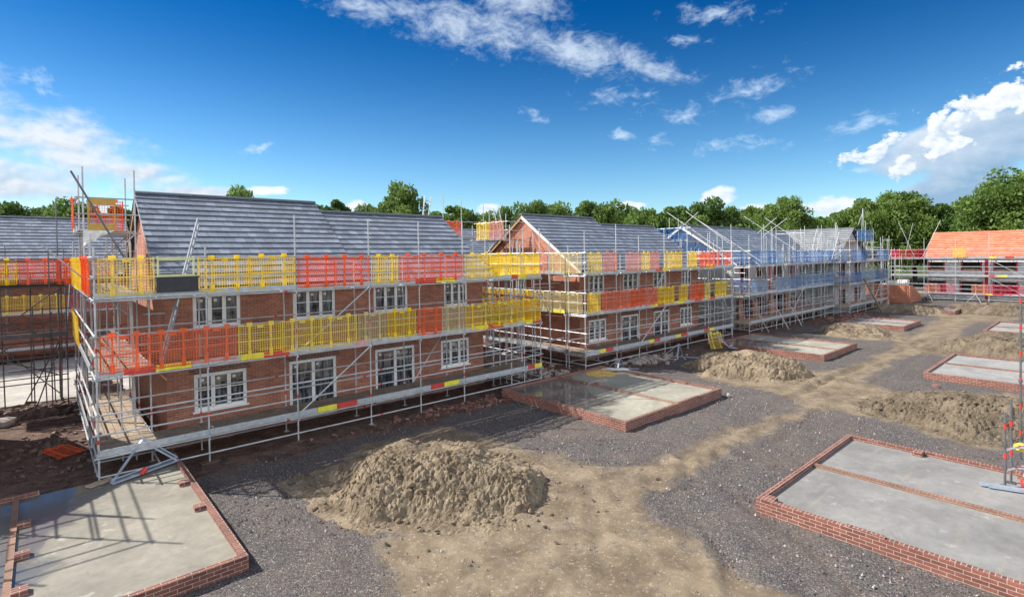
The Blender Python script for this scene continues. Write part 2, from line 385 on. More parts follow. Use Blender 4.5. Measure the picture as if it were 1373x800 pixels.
# ------------------------------------------------------------------ ground
def fbm(x, y, s, o=0.0, n=4): return noise.fractal(Vector((x*s+o, y*s-o, o*.7)), 1.0, 2.0, n)
DIRT = [(4.18,8.35),(5.05,9.42),(5.57,10.54),(5.24,11.31),(5.64,13.7),(6.96,15.47),(10.12,14.87),(10.76,11.86),(11.09,10.34),(11.44,8.78),(13.47,8.47),(16.97,8.31),(20.25,7.83),(21.91,8.14),(22.46,10.18),(23.07,12.9),(25.45,14.64),(30.33,15.28),(27.38,9.73),(30.85,8.69),(36.1,8.68),(40.72,9.19),(41.03,11.55),(46.34,11.14),(44.23,9.15),(58.0,10.16),(59.54,12.87),(73.44,11.59),(83.37,7.04),(83,0),(60.42,5.1),(55.67,7.4),(48.28,7.42),(44.42,6.64),(41.81,3.52),(41,0),(37,0),(36.74,6.11),(37.23,7.53),(31.21,7.82),(27.52,7.46),(26.17,6.04),(28.95,2.5),(27,-1),(21,-1),(20.66,3.8),(21.52,5.62),(21.7,6.95),(20.25,7.32),(15.88,7.43),(13.19,7.61),(10.95,7.52),(9.94,6.93),(9.54,6.02),(9.35,5.1),(9.49,4.32),(9.6,3.37),(9.8,0),(8,-2),(3.0,3.5),(3.4,6.5)]
def poly_sd(px, py, poly):
    """signed distance (positive inside), numpy arrays"""
    P = np.array(poly); n = len(P); d = np.full(px.shape, 1e9); ins = np.zeros(px.shape, bool)
    for i in range(n):
        a = P[i]; b = P[(i+1) % n]; e = b-a
        tt = np.clip(((px-a[0])*e[0]+(py-a[1])*e[1])/(e@e), 0, 1)
        d = np.minimum(d, np.hypot(px-a[0]-e[0]*tt, py-a[1]-e[1]*tt))
        cr = ((a[1] > py) != (b[1] > py)) & (px < (b[0]-a[0])*(py-a[1])/(b[1]-a[1]+1e-12)+a[0])
        ins ^= cr
    return np.where(ins, d, -d)
def axis_lines(lo, hi, d, outlo, outhi):
    a = list(np.arange(lo, hi, d)); s = d; x = a[-1]
    while x < outhi: s = min(s*1.09, 120); x += s; a.append(x)
    s = d; x = a[0]; pre = []
    while x > outlo: s = min(s*1.09, 120); x -= s; pre.append(x)
    return np.array(pre[::-1]+a)
gx = axis_lines(-3, 27, .11, -1500, 2200); gy = axis_lines(-2, 20, .11, -1500, 2200)
GX, GY = np.meshgrid(gx, gy)
sdist = poly_sd(GX, GY, DIRT)
Z = np.zeros(GX.shape); WOB = np.zeros(GX.shape)
for i in range(GX.shape[0]):
    for j in range(GX.shape[1]):
        x, y = GX[i, j], GY[i, j]
        if -30 < x < 110 and -25 < y < 70:
            WOB[i, j] = fbm(x, y, .55, 3.1, 3)
            near = -4 < x < 30 and -3 < y < 21
            Z[i, j] = .05*fbm(x, y, .35, 9, 2) + (.03*fbm(x, y, 2.6, 5, 4) if near else 0)
dm = 1/(1+np.exp(-(sdist+.45*WOB)*4.5))
# vehicle ruts across the tan track
rut = np.zeros(GX.shape)
for (a, b_) in (((6, 2), (13.5, 8.1)), ((7.3, 1.2), (14.6, 7.6)), ((13.5, 8.1), (26, 8.6)), ((9, 11.5), (13, 8.3)), ((26, 8.6), (45, 8.0))):
    a = np.array(a, float); e = np.array(b_, float)-a
    tt = np.clip(((GX-a[0])*e[0]+(GY-a[1])*e[1])/(e@e), 0, 1)
    dd = np.hypot(GX-a[0]-e[0]*tt, GY-a[1]-e[1]*tt)+.15*WOB
    rut += np.exp(-(dd/.2)**2)-.7*np.exp(-((dd-.4)/.18)**2)
Z -= .07*rut*np.clip(dm+.15, 0, 1)
tyre = np.zeros(GX.shape)
for (p0, p1) in (((4.5, 2.5), (10.5, 8.0)), ((10.5, 8.0), (20.5, 7.9)), ((20.5, 7.9), (46, 8.4)), ((7.6, 1.0), (12.6, 8.0)), ((10.8, 12.2), (14.2, 8.0)), ((30, 7.4), (33, 14))):
    a = np.array(p0, float); e = np.array(p1, float)-a; L_ = np.hypot(*e); nx, ny = -e[1]/L_, e[0]/L_
    tt = ((GX-a[0])*e[0]+(GY-a[1])*e[1])/L_**2; off = (GX-a[0])*nx+(GY-a[1])*ny+.22*WOB+.25*np.sin(tt*3.1)
    for o_ in (-.85, .85): tyre = np.maximum(tyre, np.exp(-((off-o_)/.17)**4)*((tt > -.05) & (tt < 1.05)))
Z -= .035*tyre
# dark worked soil along the building line and round the far plots
def band(y0, y1, soft): return 1/(1+np.exp(-(GY-y0+.7*WOB)/soft))*1/(1+np.exp((GY-y1)/soft))
mud = band(15.9, 60, .35)
mud = np.where(GX < 1.2, np.maximum(mud, 1/(1+np.exp(-(GY-17.0+.5*WOB)/.2))), mud)
green = np.clip((np.hypot(GX-40, GY-20)-75)/25, 0, 1)
nv = GX.size; H_, W_ = GX.shape
verts = np.stack([GX.ravel(), GY.ravel(), Z.ravel()], 1)
idx = np.arange(nv).reshape(H_, W_)
quads = np.stack([idx[:-1,:-1].ravel(), idx[:-1,1:].ravel(), idx[1:,1:].ravel(), idx[1:,:-1].ravel()], 1)
me = bpy.data.meshes.new('ground'); me.vertices.add(nv); me.vertices.foreach_set('co', verts.ravel())
me.loops.add(quads.size); me.loops.foreach_set('vertex_index', quads.ravel().astype(np.int32))
me.polygons.add(len(quads)); me.polygons.foreach_set('loop_start', np.arange(0, quads.size, 4, dtype=np.int32))
me.polygons.foreach_set('loop_total', np.full(len(quads), 4, dtype=np.int32))
me.update(calc_edges=True); me.polygons.foreach_set('use_smooth', [True]*len(quads))
ca = me.color_attributes.new('surface_kind', 'FLOAT_COLOR', 'POINT')
ca.data.foreach_set('color', np.stack([dm.ravel(), mud.ravel(), green.ravel(), tyre.ravel()], 1).astype(np.float32).ravel())
ground = bpy.data.objects.new('ground', me); COL.objects.link(ground)
tag(ground, 'building site ground of dark gravel and tan trodden earth', 'ground', kind='structure')

def soil_nodes(t, co, scale=1.0):
    n1 = t.noise(co, 1.1*scale, 6, .65, .3); n2 = t.noise(co, 9*scale, 6, .7); v = t.voro(co, 26*scale)
    c = t.mix(t.ss(n1, .35, .68), (.138, .106, .072), (.268, .214, .148))
    c = t.mix(t.math('MULTIPLY', t.ss(n2, .5, .75), .5), c, (.36, .30, .22))
    c = t.mix(t.math('MULTIPLY', t.ss(t.noise(co, 3.7*scale, 5, .7), .55, .7), .55), c, (.13, .096, .062))
    sepc = t.n('ShaderNodeSeparateColor'); t.link(v.outputs['Color'], sepc.inputs[0])
    peb = t.math('GREATER_THAN', sepc.outputs[0], .955)
    c = t.mix(t.math('MULTIPLY', peb, .32), c, (.50, .45, .38))
    return c, n2, v
m, nt, b, out = nmat('site_ground'); t = NT(nt)
co_ = t.coord()
at = t.n('ShaderNodeAttribute', attribute_name='surface_kind'); ac = t.n('ShaderNodeSeparateColor'); t.link(at.outputs['Color'], ac.inputs[0])
soilc, sn, sv = soil_nodes(t, co_)
# gravel: purple-grey stones, every stone its own tone
v1 = t.voro(co_, 44); v2 = t.voro(co_, 95)
s1 = t.n('ShaderNodeSeparateColor'); t.link(v1.outputs['Color'], s1.inputs[0])
s2 = t.n('ShaderNodeSeparateColor'); t.link(v2.outputs['Color'], s2.inputs[0])
gn = t.noise(co_, .55, 5, .6, .4)
tone = t.math('POWER', t.math('ADD', t.math('MULTIPLY', s1.outputs[0], .6), t.math('MULTIPLY', s2.outputs[1], .4)), 1.7)
gc = t.mix(tone, (.024, .0232, .024), (.222, .214, .210))
gc = t.mix(t.math('MULTIPLY', t.math('GREATER_THAN', s1.outputs[1], .965), .6), gc, (.50, .46, .43))
gc = t.mix(t.math('MULTIPLY', t.math('GREATER_THAN', s2.outputs[2], .9), .45), gc, (.22, .10, .075))
gc = t.mix(t.ss(gn, .40, .72), gc, t.mix(.4, gc, (.16, .125, .10)))
fine = t.math('ADD', t.noise(co_, 2.2, 5, .7), 0)
dmask = t.ss(t.math('ADD', ac.outputs[0], t.math('MULTIPLY', t.math('ADD', t.math('SUBTRACT', t.noise(co_, 5, 6, .8), .5), t.math('SUBTRACT', t.noise(co_, 1.3, 4, .7), .5)), 1.5)), .22, .78)
gc = t.mix(t.math('MULTIPLY', t.ss(t.noise(co_, 1.7, 6, .7, .5), .52, .70), .55), gc, t.mix(.5, gc, (.055, .045, .042)))
col = t.mix(dmask, gc, soilc)
# stray gravel on the track
col = t.mix(t.math('MULTIPLY', t.math('MULTIPLY', t.ss(fine, .56, .66), dmask), .55), col, gc)
tread = t.n('ShaderNodeTexWave', wave_type='BANDS', bands_direction='X'); tread.inputs['Scale'].default_value = 2.6; tread.inputs['Distortion'].default_value = 6.0; tread.inputs['Detail'].default_value = 3; t.link(co_, tread.inputs['Vector'])
tyf = t.math('MULTIPLY', at.outputs['Alpha'], t.mr(t.noise(co_, 1.2, 4, .7), .35, .65, .1, .62))
tyf = t.math('MULTIPLY', tyf, t.mr(tread.outputs['Fac'], 0, 1, .6, 1.0))
col = t.mix(tyf, col, t.mix(.6, col, (.10, .078, .055)))
mudc = t.mix(t.ss(t.noise(co_, 2.0, 6, .7), .35, .7), (.065, .042, .034), (.17, .115, .09))
mudc = t.mix(t.math('MULTIPLY', t.math('GREATER_THAN', s1.outputs[2], .90), .6), mudc, (.34, .20, .16))
mm = t.ss(t.math('ADD', ac.outputs[1], t.math('MULTIPLY', t.math('SUBTRACT', t.noise(co_, 3, 5, .7), .5), .9)), .35, .65)
col = t.mix(mm, col, mudc)
grass = t.mix(t.noise(co_, .2, 5, .7), (.035, .06, .018), (.09, .11, .04))
col = t.mix(ac.outputs[2], col, grass)
t.link(col, b.inputs['Base Color']); b.inputs['Roughness'].default_value = .92; b.inputs['Specular IOR Level'].default_value = .25
hgt = t.math('ADD', t.math('MULTIPLY', t.math('SUBTRACT', 1, v1.outputs['Distance']), .5), t.math('ADD', t.math('MULTIPLY', sn, .6), t.math('MULTIPLY', v2.outputs['Distance'], -.3)))
t.bump(hgt, .7, .025, b)
me.materials.append(m)
m, nt, b, out = nmat('dug_soil'); t = NT(nt)
c, n2, v = soil_nodes(t, t.coord(), 1.0)
t.link(c, b.inputs['Base Color']); b.inputs['Roughness'].default_value = .95; b.inputs['Specular IOR Level'].default_value = .2
t.bump(t.math('ADD', n2, t.math('MULTIPLY', v.outputs['Distance'], .4)), .7, .04, b)
M['soil'] = m
m, nt, b, out = nmat('dug_brown_soil'); t = NT(nt)
c, n2, v = soil_nodes(t, t.coord(), 1.0)
hv = t.n('ShaderNodeHueSaturation'); t.link(c, hv.inputs['Color']); hv.inputs['Value'].default_value = .70; hv.inputs['Saturation'].default_value = .95
t.link(hv.outputs[0], b.inputs['Base Color']); b.inputs['Roughness'].default_value = .95; b.inputs['Specular IOR Level'].default_value = .2
t.bump(t.math('ADD', n2, t.math('MULTIPLY', v.outputs['Distance'], .4)), .8, .04, b)
M['soil_dark'] = m

# loose stones lying over the gravel (uncountable)
def stones(name, n, region, smin, smax, mats, label):
    mb = MB(); pts = rng.random((n, 3))
    xs_ = region[0]+pts[:, 0]*(region[1]-region[0]); ys_ = region[2]+pts[:, 1]*(region[3]-region[2])
    keep = (poly_sd(xs_, ys_, DIRT) < 0) | (pts[:, 2] < .15)
    for x, y in zip(xs_[keep], ys_[keep]):
        if x*x+y*y > 26**2 and random.random() < .6: continue
        if any(a-.05 < x < b+.05 and c-.05 < y < d+.05 for a, b, c, d in SLABS): continue
        s = smin+(smax-smin)*random.random()**3
        i = len(mb.v); a = random.random()*6.3
        for q in range(4):
            an = a+q*1.57+random.uniform(-.3, .3); mb.v.append((x+s*math.cos(an)*random.uniform(.7, 1.2), y+s*math.sin(an)*random.uniform(.7, 1.2), -.01))
        mb.v.append((x+random.uniform(-.3, .3)*s, y+random.uniform(-.3, .3)*s, s*random.uniform(.6, 1.1)+.01))
        mi = random.choices((0, 1, 2), (6, 2, 1))[0]
        for q in range(4): mb.f.append((i+q, i+(q+1) % 4, i+4)); mb.mi.append(mi)
    return tag(mb.build(name, mats), label, 'gravel', kind='stuff')
SLABS = [(-7,2.8,10.6,17.3),(14.1,20.5,10.5,17),(11.9,18.2,-2,5.4),(29.5,36.3,-2,5.9),(30.7,36.2,10.2,16.4)]
stones('gravel_stones', 26000, (1.5, 30, -1, 16.5), .008, .036, [simple('stone_grey', (.12,.115,.125), .9, var=.4, scale=2), simple('stone_pale', (.34,.32,.30), .9, var=.3, scale=2), simple('stone_red', (.26,.11,.08), .9, var=.3, scale=2)], 'loose stones scattered over the gravel')

# ------------------------------------------------------------------ soil heaps
_g = (1+5**.5)/2; _n = math.hypot(1, _g)
ICO_V = [tuple(k/_n for k in q) for q in ((-1,_g,0),(1,_g,0),(-1,-_g,0),(1,-_g,0),(0,-1,_g),(0,1,_g),(0,-1,-_g),(0,1,-_g),(_g,0,-1),(_g,0,1),(-_g,0,-1),(-_g,0,1))]
ICO_F = [(0,11,5),(0,5,1),(0,1,7),(0,7,10),(0,10,11),(1,5,9),(5,11,4),(11,10,2),(10,7,6),(7,1,8),(3,9,4),(3,4,2),(3,2,6),(3,6,8),(3,8,9),(4,9,5),(2,4,11),(6,2,10),(8,6,7),(9,8,1)]
def heap(c, d, hl, hw, h, label, seed, step=.06, rough=1.0, mat='soil'):
    d = Vector((d[0], d[1])).normalized(); e = Vector((-d.y, d.x))
    nu = int(2.9*hl/step); nvv = int(2.9*hw/step); vs_ = []
    for i in range(nu+1):
        for j in range(nvv+1):
            u = (i/nu-.5)*2.9*hl; v_ = (j/nvv-.5)*2.9*hw
            r = math.sqrt((u/hl)**2+(v_/hw)**2)+.27*noise.fractal(Vector((u*.62+seed, v_*.62, seed)), 1, 2, 3)
            base = max(0., 1-r**2.0) if r < 1 else 0
            base = base**(.72 if rough > .9 and seed != 11 else .6)
            skirt = max(0., 1.32-max(r, .6))/.72
            z = .14*h*skirt**1.6+.9*h*base*(1+.26*noise.fractal(Vector((u*.8, v_*.8+seed, 3)), 1, 2, 3))
            k = max(min(1, base*4), .45*min(1, skirt*2.2))
            side = .25+1.05*(1-max(0, min(1, .62+v_/hw*1.5+.55*noise.noise(Vector((u*.9, v_*.9, seed))))))
            def clod(f, o_):
                dd = noise.voronoi(Vector((u*f+seed, v_*f+o_, z*f*.8)))[0]; return min(1., (dd[1]-dd[0])/.42)**.6-.55
            z += rough*k*(.05*noise.fractal(Vector((u*2.2, v_*2.2, seed)), .9, 2, 4)+side*(.05*clod(1.9, 0)+.075*clod(4.0, 9)+.065*clod(8.0, 4)+.035*clod(15, 2)))
            if r >= 1.3: z = -.08
            elif skirt < .25: z -= .05*(1-skirt/.25)
            p = Vector(c)+d*u+e*v_
            vs_.append((p.x, p.y, z))
    mb = MB(); mb.v = vs_
    W = nvv+1
    for i in range(nu):
        for j in range(nvv):
            q = (i*W+j, (i+1)*W+j, (i+1)*W+j+1, i*W+j+1)
            if max(vs_[k][2] for k in q) > -.06: mb.f.append(q); mb.mi.append(0)
    # clods that rolled down the sides
    rr = random.Random(seed)
    for k in range(int(200*hl*rough)):
        an = rr.random()*6.283; rad = .35+.85*rr.random(); u, v_ = hl*rad*math.cos(an), hw*rad*math.sin(an)
        p = Vector(c)+d*u+e*v_; s = .015+.07*rr.random()**2.5
        i = min(nu, max(0, int((u/(2.9*hl)+.5)*nu))); j = min(nvv, max(0, int((v_/(2.9*hw)+.5)*nvv)))
        z = max(0, vs_[i*W+j][2]); b0 = len(mb.v)
        rz_ = rr.random()*6.28; cz_, sz_ = math.cos(rz_), math.sin(rz_)
        for q in ICO_V:
            j_ = rr.uniform(.75, 1.2); qx, qy = q[0]*cz_-q[1]*sz_, q[0]*sz_+q[1]*cz_
            mb.v.append((p.x+qx*s*j_*1.15, p.y+qy*s*j_, z+.25*s+q[2]*s*j_*.75))
        for q in ICO_F: mb.f.append(tuple(b0+x for x in q)); mb.mi.append(0)
    o = mb.build('soil_heap', M[mat], smooth=False)
    tag(o, label, 'soil heap', 'heaps of dug soil between the slabs')
    return o
heap((7.4,11.7), (.58,-.81), 2.85, 2.05, .72, 'largest nearest heap of tan soil in front of the first brick house', 11, .045)
heap((26,12), (.27,-.96), 2.7, 2.2, .85, 'tan soil heap beside the slab in front of the second brick house', 23, .08)
heap((42.8,12.3), (.1,-1), 2.2, 2.4, .62, 'low smooth soil heap in front of the blue netted timber house', 31, .11, .7)
heap((23.6,2.6), (.12,-.99), 3.4, 2.2, .82, 'brown cloddy soil heap behind the big double slab at the right', 47, .06, 1.15, 'soil_dark')
heap((40.4,3.6), (.12,-.99), 3.5, 2.6, .95, 'brown soil heap beyond the small double slab at the right edge', 59, .1, .9, 'soil_dark')
heap((65,6.6), (.1,-1), 3.8, 2.8, .9, 'far soil heap below the orange roofed house', 61, .18, .7, 'soil_dark')
heap((61.6,13), (.2,-1), 2.7, 2.6, .65, 'small far soil heap by the orange brick garage walls', 71, .16, .7)

# ------------------------------------------------------------------ brick edged slabs
def slab(x0, x1, y0, y1, ztop, party, mat, label, piers=(), back=(0, 1), rec=.09):
    t_ = empty('garage_slab', ((x0+x1)/2, (y0+y1)/2, 0)); cx, cy = (x0+x1)/2, (y0+y1)/2
    tag(t_, label, 'garage slab', 'brick edged concrete garage bases')
    W = .12
    m_ = MB(); m_.box((x0+W-cx+.003, y0+W-cy+.003, -.05), (x1-W-cx-.003, y1-W-cy-.003, ztop-rec)); m_.build('concrete_floor', mat, t_)
    m_ = MB()
    def run(a, b, z1):
        # brick-on-edge top with small steps so that the edge is not ruler straight
        (ax, ay), (bx, by) = a, b; m_.box((ax-cx, ay-cy, -.1), (bx-cx, by-cy, z1))
    run((x0, y0), (x1, y0+W), ztop); run((x0, y0+W), (x0+W, y1-W), ztop-.003); run((x1-W, y0+W), (x1, y1-W), ztop-.002)
    bl = (x1-x0)
    run((x0+bl*back[0], y1-W), (x0+bl*back[1], y1), ztop-.001)
    for k in range(int((x1-x0)*1.5)):
        if random.random() < .2:
            s = x0+random.random()*(x1-x0-.7); m_.box((s-cx, y0+random.uniform(.004,.012)-cy, ztop-.01), (s+random.choice((.22,.44,.66))-cx, y0+W-random.uniform(.004,.012)-cy, ztop+random.uniform(.01,.03)))
    for k in range(int((y1-y0)*1.5)):
        if random.random() < .28:
            s = y0+.3+random.random()*(y1-y0-1.2); m_.box((x0+random.uniform(.004,.012)-cx, s-cy, ztop-.01), (x0+W-random.uniform(.004,.012)-cx, s+random.choice((.22,.44,.66))-cy, ztop+random.uniform(.01,.03)))
    m_.build('brick_edge', M['brick_plinth'], t_)
    for p in party:
        q = MB(); q.box((p-.055-cx, y0+W-cy+.002, ztop-rec-.02), (p+.055-cx, y1-W-cy-.002, ztop-.03)); q.build('party_wall_base', M['brick_dirty'], t_)
    for (px, py) in piers:
        q = MB(); q.box((px-.11-cx, py-.11-cy, ztop-rec-.02), (px+.11-cx, py+.11-cy, ztop+.004)); q.build('pier', M['brick_plinth'], t_)
    return t_
slab(-4.0, 2.78, 10.66, 17.2, .30, (-.55,), M['concA'], 'wet concrete slab with brick edge under the corner of the nearest scaffold', ((2.55,15.35),(2.55,13.6),(-.385,15.3),(-.385,13.7),(-.385,12.2)), (.0, .57))
slab(14.12, 20.47, 10.55, 16.75, .34, (17.45,), M['concB'], 'double slab striped with rail shadows in front of the second brick house', ((14.35,13.9),(17.615,14.6)))
slab(11.93, 18.1, -1.6, 5.36, .30, (15.03,), M['concE'], 'large dry grey double slab in the right foreground', ((12.16,5.13),(17.87,3.6),(17.87,1.5)), rec=.11)
slab(29.6, 36.2, -1.5, 5.78, .32, (33.0,), M['concF'], 'grey double slab between two brown soil heaps at the right edge', ())
slab(47.9, 54.6, -1, 6.05, .32, (51.2,), M['concF'], 'small far slab at the right edge nearest the orange roofed house')
slab(30.75, 36.15, 10.2, 16.3, .34, (33.4,), M['concB'], 'raised slab in front of the blue netted timber house')
slab(46.4, 51.3, 10.15, 14.3, .32, (48.9,), M['concF'], 'slab in front of the corner of the cross gabled house')
slab(61, 65.2, 9.6, 11.2, .32, (), M['concF'], 'tiny farthest slab with a dark brick end')
m_ = MB(); m_.box((-9,29.3,-.1), (6,41.5,.035)); tag(m_.build('path', M['apron']), 'pale concrete path behind the first scaffold', 'path', kind='structure')

# ------------------------------------------------------------------ houses
def wall_panel(mb, x0, x1, z0, z1, y, holes, depth=.11, mi=0, flip=False):
    """vertical wall in the plane y, facing -y, with rectangular holes and reveals"""
    xs = sorted({x0, x1, *[h[0] for h in holes], *[h[1] for h in holes]}); zs = sorted({z0, z1, *[h[2] for h in holes], *[h[3] for h in holes]})
    for i in range(len(xs)-1):
        for j in range(len(zs)-1):
            cx, cz = (xs[i]+xs[i+1])/2, (zs[j]+zs[j+1])/2
            if any(h[0] < cx < h[1] and h[2] < cz < h[3] for h in holes): continue
            mb.face([(xs[i],y,zs[j]),(xs[i+1],y,zs[j]),(xs[i+1],y,zs[j+1]),(xs[i],y,zs[j+1])], mi)
    for a, b, c, d in holes:
        mb.face([(a,y,c),(a,y,d),(a,y+depth,d),(a,y+depth,c)], mi); mb.face([(b,y,d),(b,y,c),(b,y+depth,c),(b,y+depth,d)], mi)
        mb.face([(a,y,d),(b,y,d),(b,y+depth,d),(a,y+depth,d)], mi); mb.face([(b,y,c),(a,y,c),(a,y+depth,c),(b,y+depth,c)], mi)
def window(parent, a, b, c, d, y, lights=3, door=False, sill=True):
    f = MB(); fw_ = .07; y0, y1 = y+.035, y+.105
    f.box((a,y0,c),(a+fw_,y1,d)); f.box((b-fw_,y0,c),(b,y1,d)); f.box((a+fw_,y0,d-fw_),(b-fw_,y1,d)); f.box((a+fw_,y0,c),(b-fw_,y1,c+fw_*(2.4 if door else 1)))
    n = 2 if door else lights
    wv = (b-a-2*fw_)/n
    for k in range(1, n): x = a+fw_+wv*k; f.box((x-.05 if door else x-.032, y0+.002, c+fw_), (x+.05 if door else x+.032, y1-.002, d-fw_))
    # sashes and glazing bars
    for k in range(n):
        xa, xb = a+fw_+wv*k+(.02 if k else .002), a+fw_+wv*(k+1)-(.02 if k < n-1 else .002)
        for (p, q) in (((xa, d-fw_-.035), (xb, d-fw_)), ((xa, c+fw_), (xb, c+fw_+.035)), ((xa, c+fw_), (xa+.035, d-fw_)), ((xb-.035, c+fw_), (xb, d-fw_))):
            f.box((p[0], y0-.008, p[1]), (q[0], y0+.03, q[1]))
        zm = c+(d-c)*(.62 if door else .55)
        f.box((xa, y0+.012, zm-.012), (xb, y0+.036, zm+.012))
    w_ = f.build('patio_door' if door else 'window', M['upvc'], parent)
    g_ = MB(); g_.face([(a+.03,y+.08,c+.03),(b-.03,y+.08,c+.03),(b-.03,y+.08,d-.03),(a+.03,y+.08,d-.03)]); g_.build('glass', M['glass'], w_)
    if sill and not door:
        s_ = MB(); s_.box((a-.05, y-.045, c-.05), (b+.05, y+.03, c+.001)); s_.build('sill', M['upvc'], w_)
    if True:
        for k in range(n):
            s_ = MB(); x = a+fw_+wv*k+.12; s_.box((x, y+.072, d-.26), (x+.10, y+.078, d-.17)); s_.build('sticker', M['soffit'], w_)
    return w_
def roof(parent, x0, x1, front, ridge, back, mat, rmat, gauge=.36, swap=False, off=(0,0), tile=.33, name='roof', step=.052):
    """gable roof, ridge along x (along y when swap); front/back = (y,z) of the eaves, ridge = (y,z)"""
    mb = MB()
    def P(x, y, z): return (off[0]+y, off[1]-x, z) if swap else (x, y, z)
    for (e, sg) in ((front, 1), (back, -1)):
        L = math.hypot(ridge[0]-e[0], ridge[1]-e[1]); n = max(4, round(L/gauge))
        dy, dz = (ridge[0]-e[0])/n, (ridge[1]-e[1])/n
        ny, nz = -(ridge[1]-e[1])/L*sg, abs(ridge[0]-e[0])/L
        ny = -(ridge[1]-e[1])/L if sg > 0 else (ridge[1]-e[1])/L
        for i in range(n):
            ya, za = e[0]+dy*i, e[1]+dz*i; yb, zb = ya+dy*1.02, za+dz*1.02
            ya2, za2 = ya+ny*step, za+nz*step; yb2, zb2 = yb+ny*.008, zb+nz*.008
            pts = [P(x0, ya2, za2), P(x1, ya2, za2), P(x1, yb2, zb2), P(x0, yb2, zb2)]
            uv = [(x0/tile, i+.02), (x1/tile, i+.02), (x1/tile, i+.98), (x0/tile, i+.98)]
            if (sg < 0) != swap: pts, uv = pts[::-1], uv[::-1]
            mb.face(pts, 0, uv)
            pts = [P(x0, ya, za), P(x1, ya, za), P(x1, ya2, za2), P(x0, ya2, za2)]
            uv = [(x0/tile, i+.5)]*4
            mb.face(pts, 1, uv)
            for xx in (x0, x1):
                mb.face([P(xx, ya, za), P(xx, ya2, za2), P(xx, yb2, zb2), P(xx, ya+dy, za+dz)], 1, [(0,.5)]*4)
    # underside
    th = .06
    for e in (front, back):
        mb.face([P(x0, e[0], e[1]-.02), P(x1, e[0], e[1]-.02), P(x1, ridge[0], ridge[1]-.02), P(x0, ridge[0], ridge[1]-.02)], 1, [(0,.5)]*4)
    r = mb.build(name, [mat, rmat], parent)
    rd = MB(); n = int((x1-x0)/.45)
    for k in range(n):
        a = x0+(x1-x0)*k/n; b_ = x0+(x1-x0)*(k+1)/n-.012; prof = []
        for q in range(6):
            an = math.pi*q/5; prof.append((ridge[0]+.15*math.cos(an), ridge[1]-.02+.12*math.sin(an)))
        for q in range(5): rd.face([P(a,*prof[q]), P(b_,*prof[q]), P(b_,*prof[q+1]), P(a,*prof[q+1])])
        rd.face([P(a,*p) for p in prof]); rd.face([P(b_,*p) for p in prof][::-1])
    rd.build('ridge_tiles', rmat, r)
    return r
def barge(parent, x, e, rg, mat, w=.2, t=.035, swap=False, off=(0,0)):
    mb = MB()
    def P(x, y, z): return (off[0]+y, off[1]-x, z) if swap else (x, y, z)
    L = math.hypot(rg[0]-e[0], rg[1]-e[1]); ny, nz = 0, w
    pa = [(e[0],e[1]-.03),(rg[0],rg[1]-.03),(rg[0],rg[1]-.03-w*1.1),(e[0],e[1]-.03-w*.9)]
    for xx in (x, x+t): mb.face([P(xx,*p) for p in pa])
    for k in range(4): mb.face([P(x,*pa[k]), P(x+t,*pa[k]), P(x+t,*pa[(k+1)%4]), P(x,*pa[(k+1)%4])])
    return mb.build('barge_board', mat, parent)

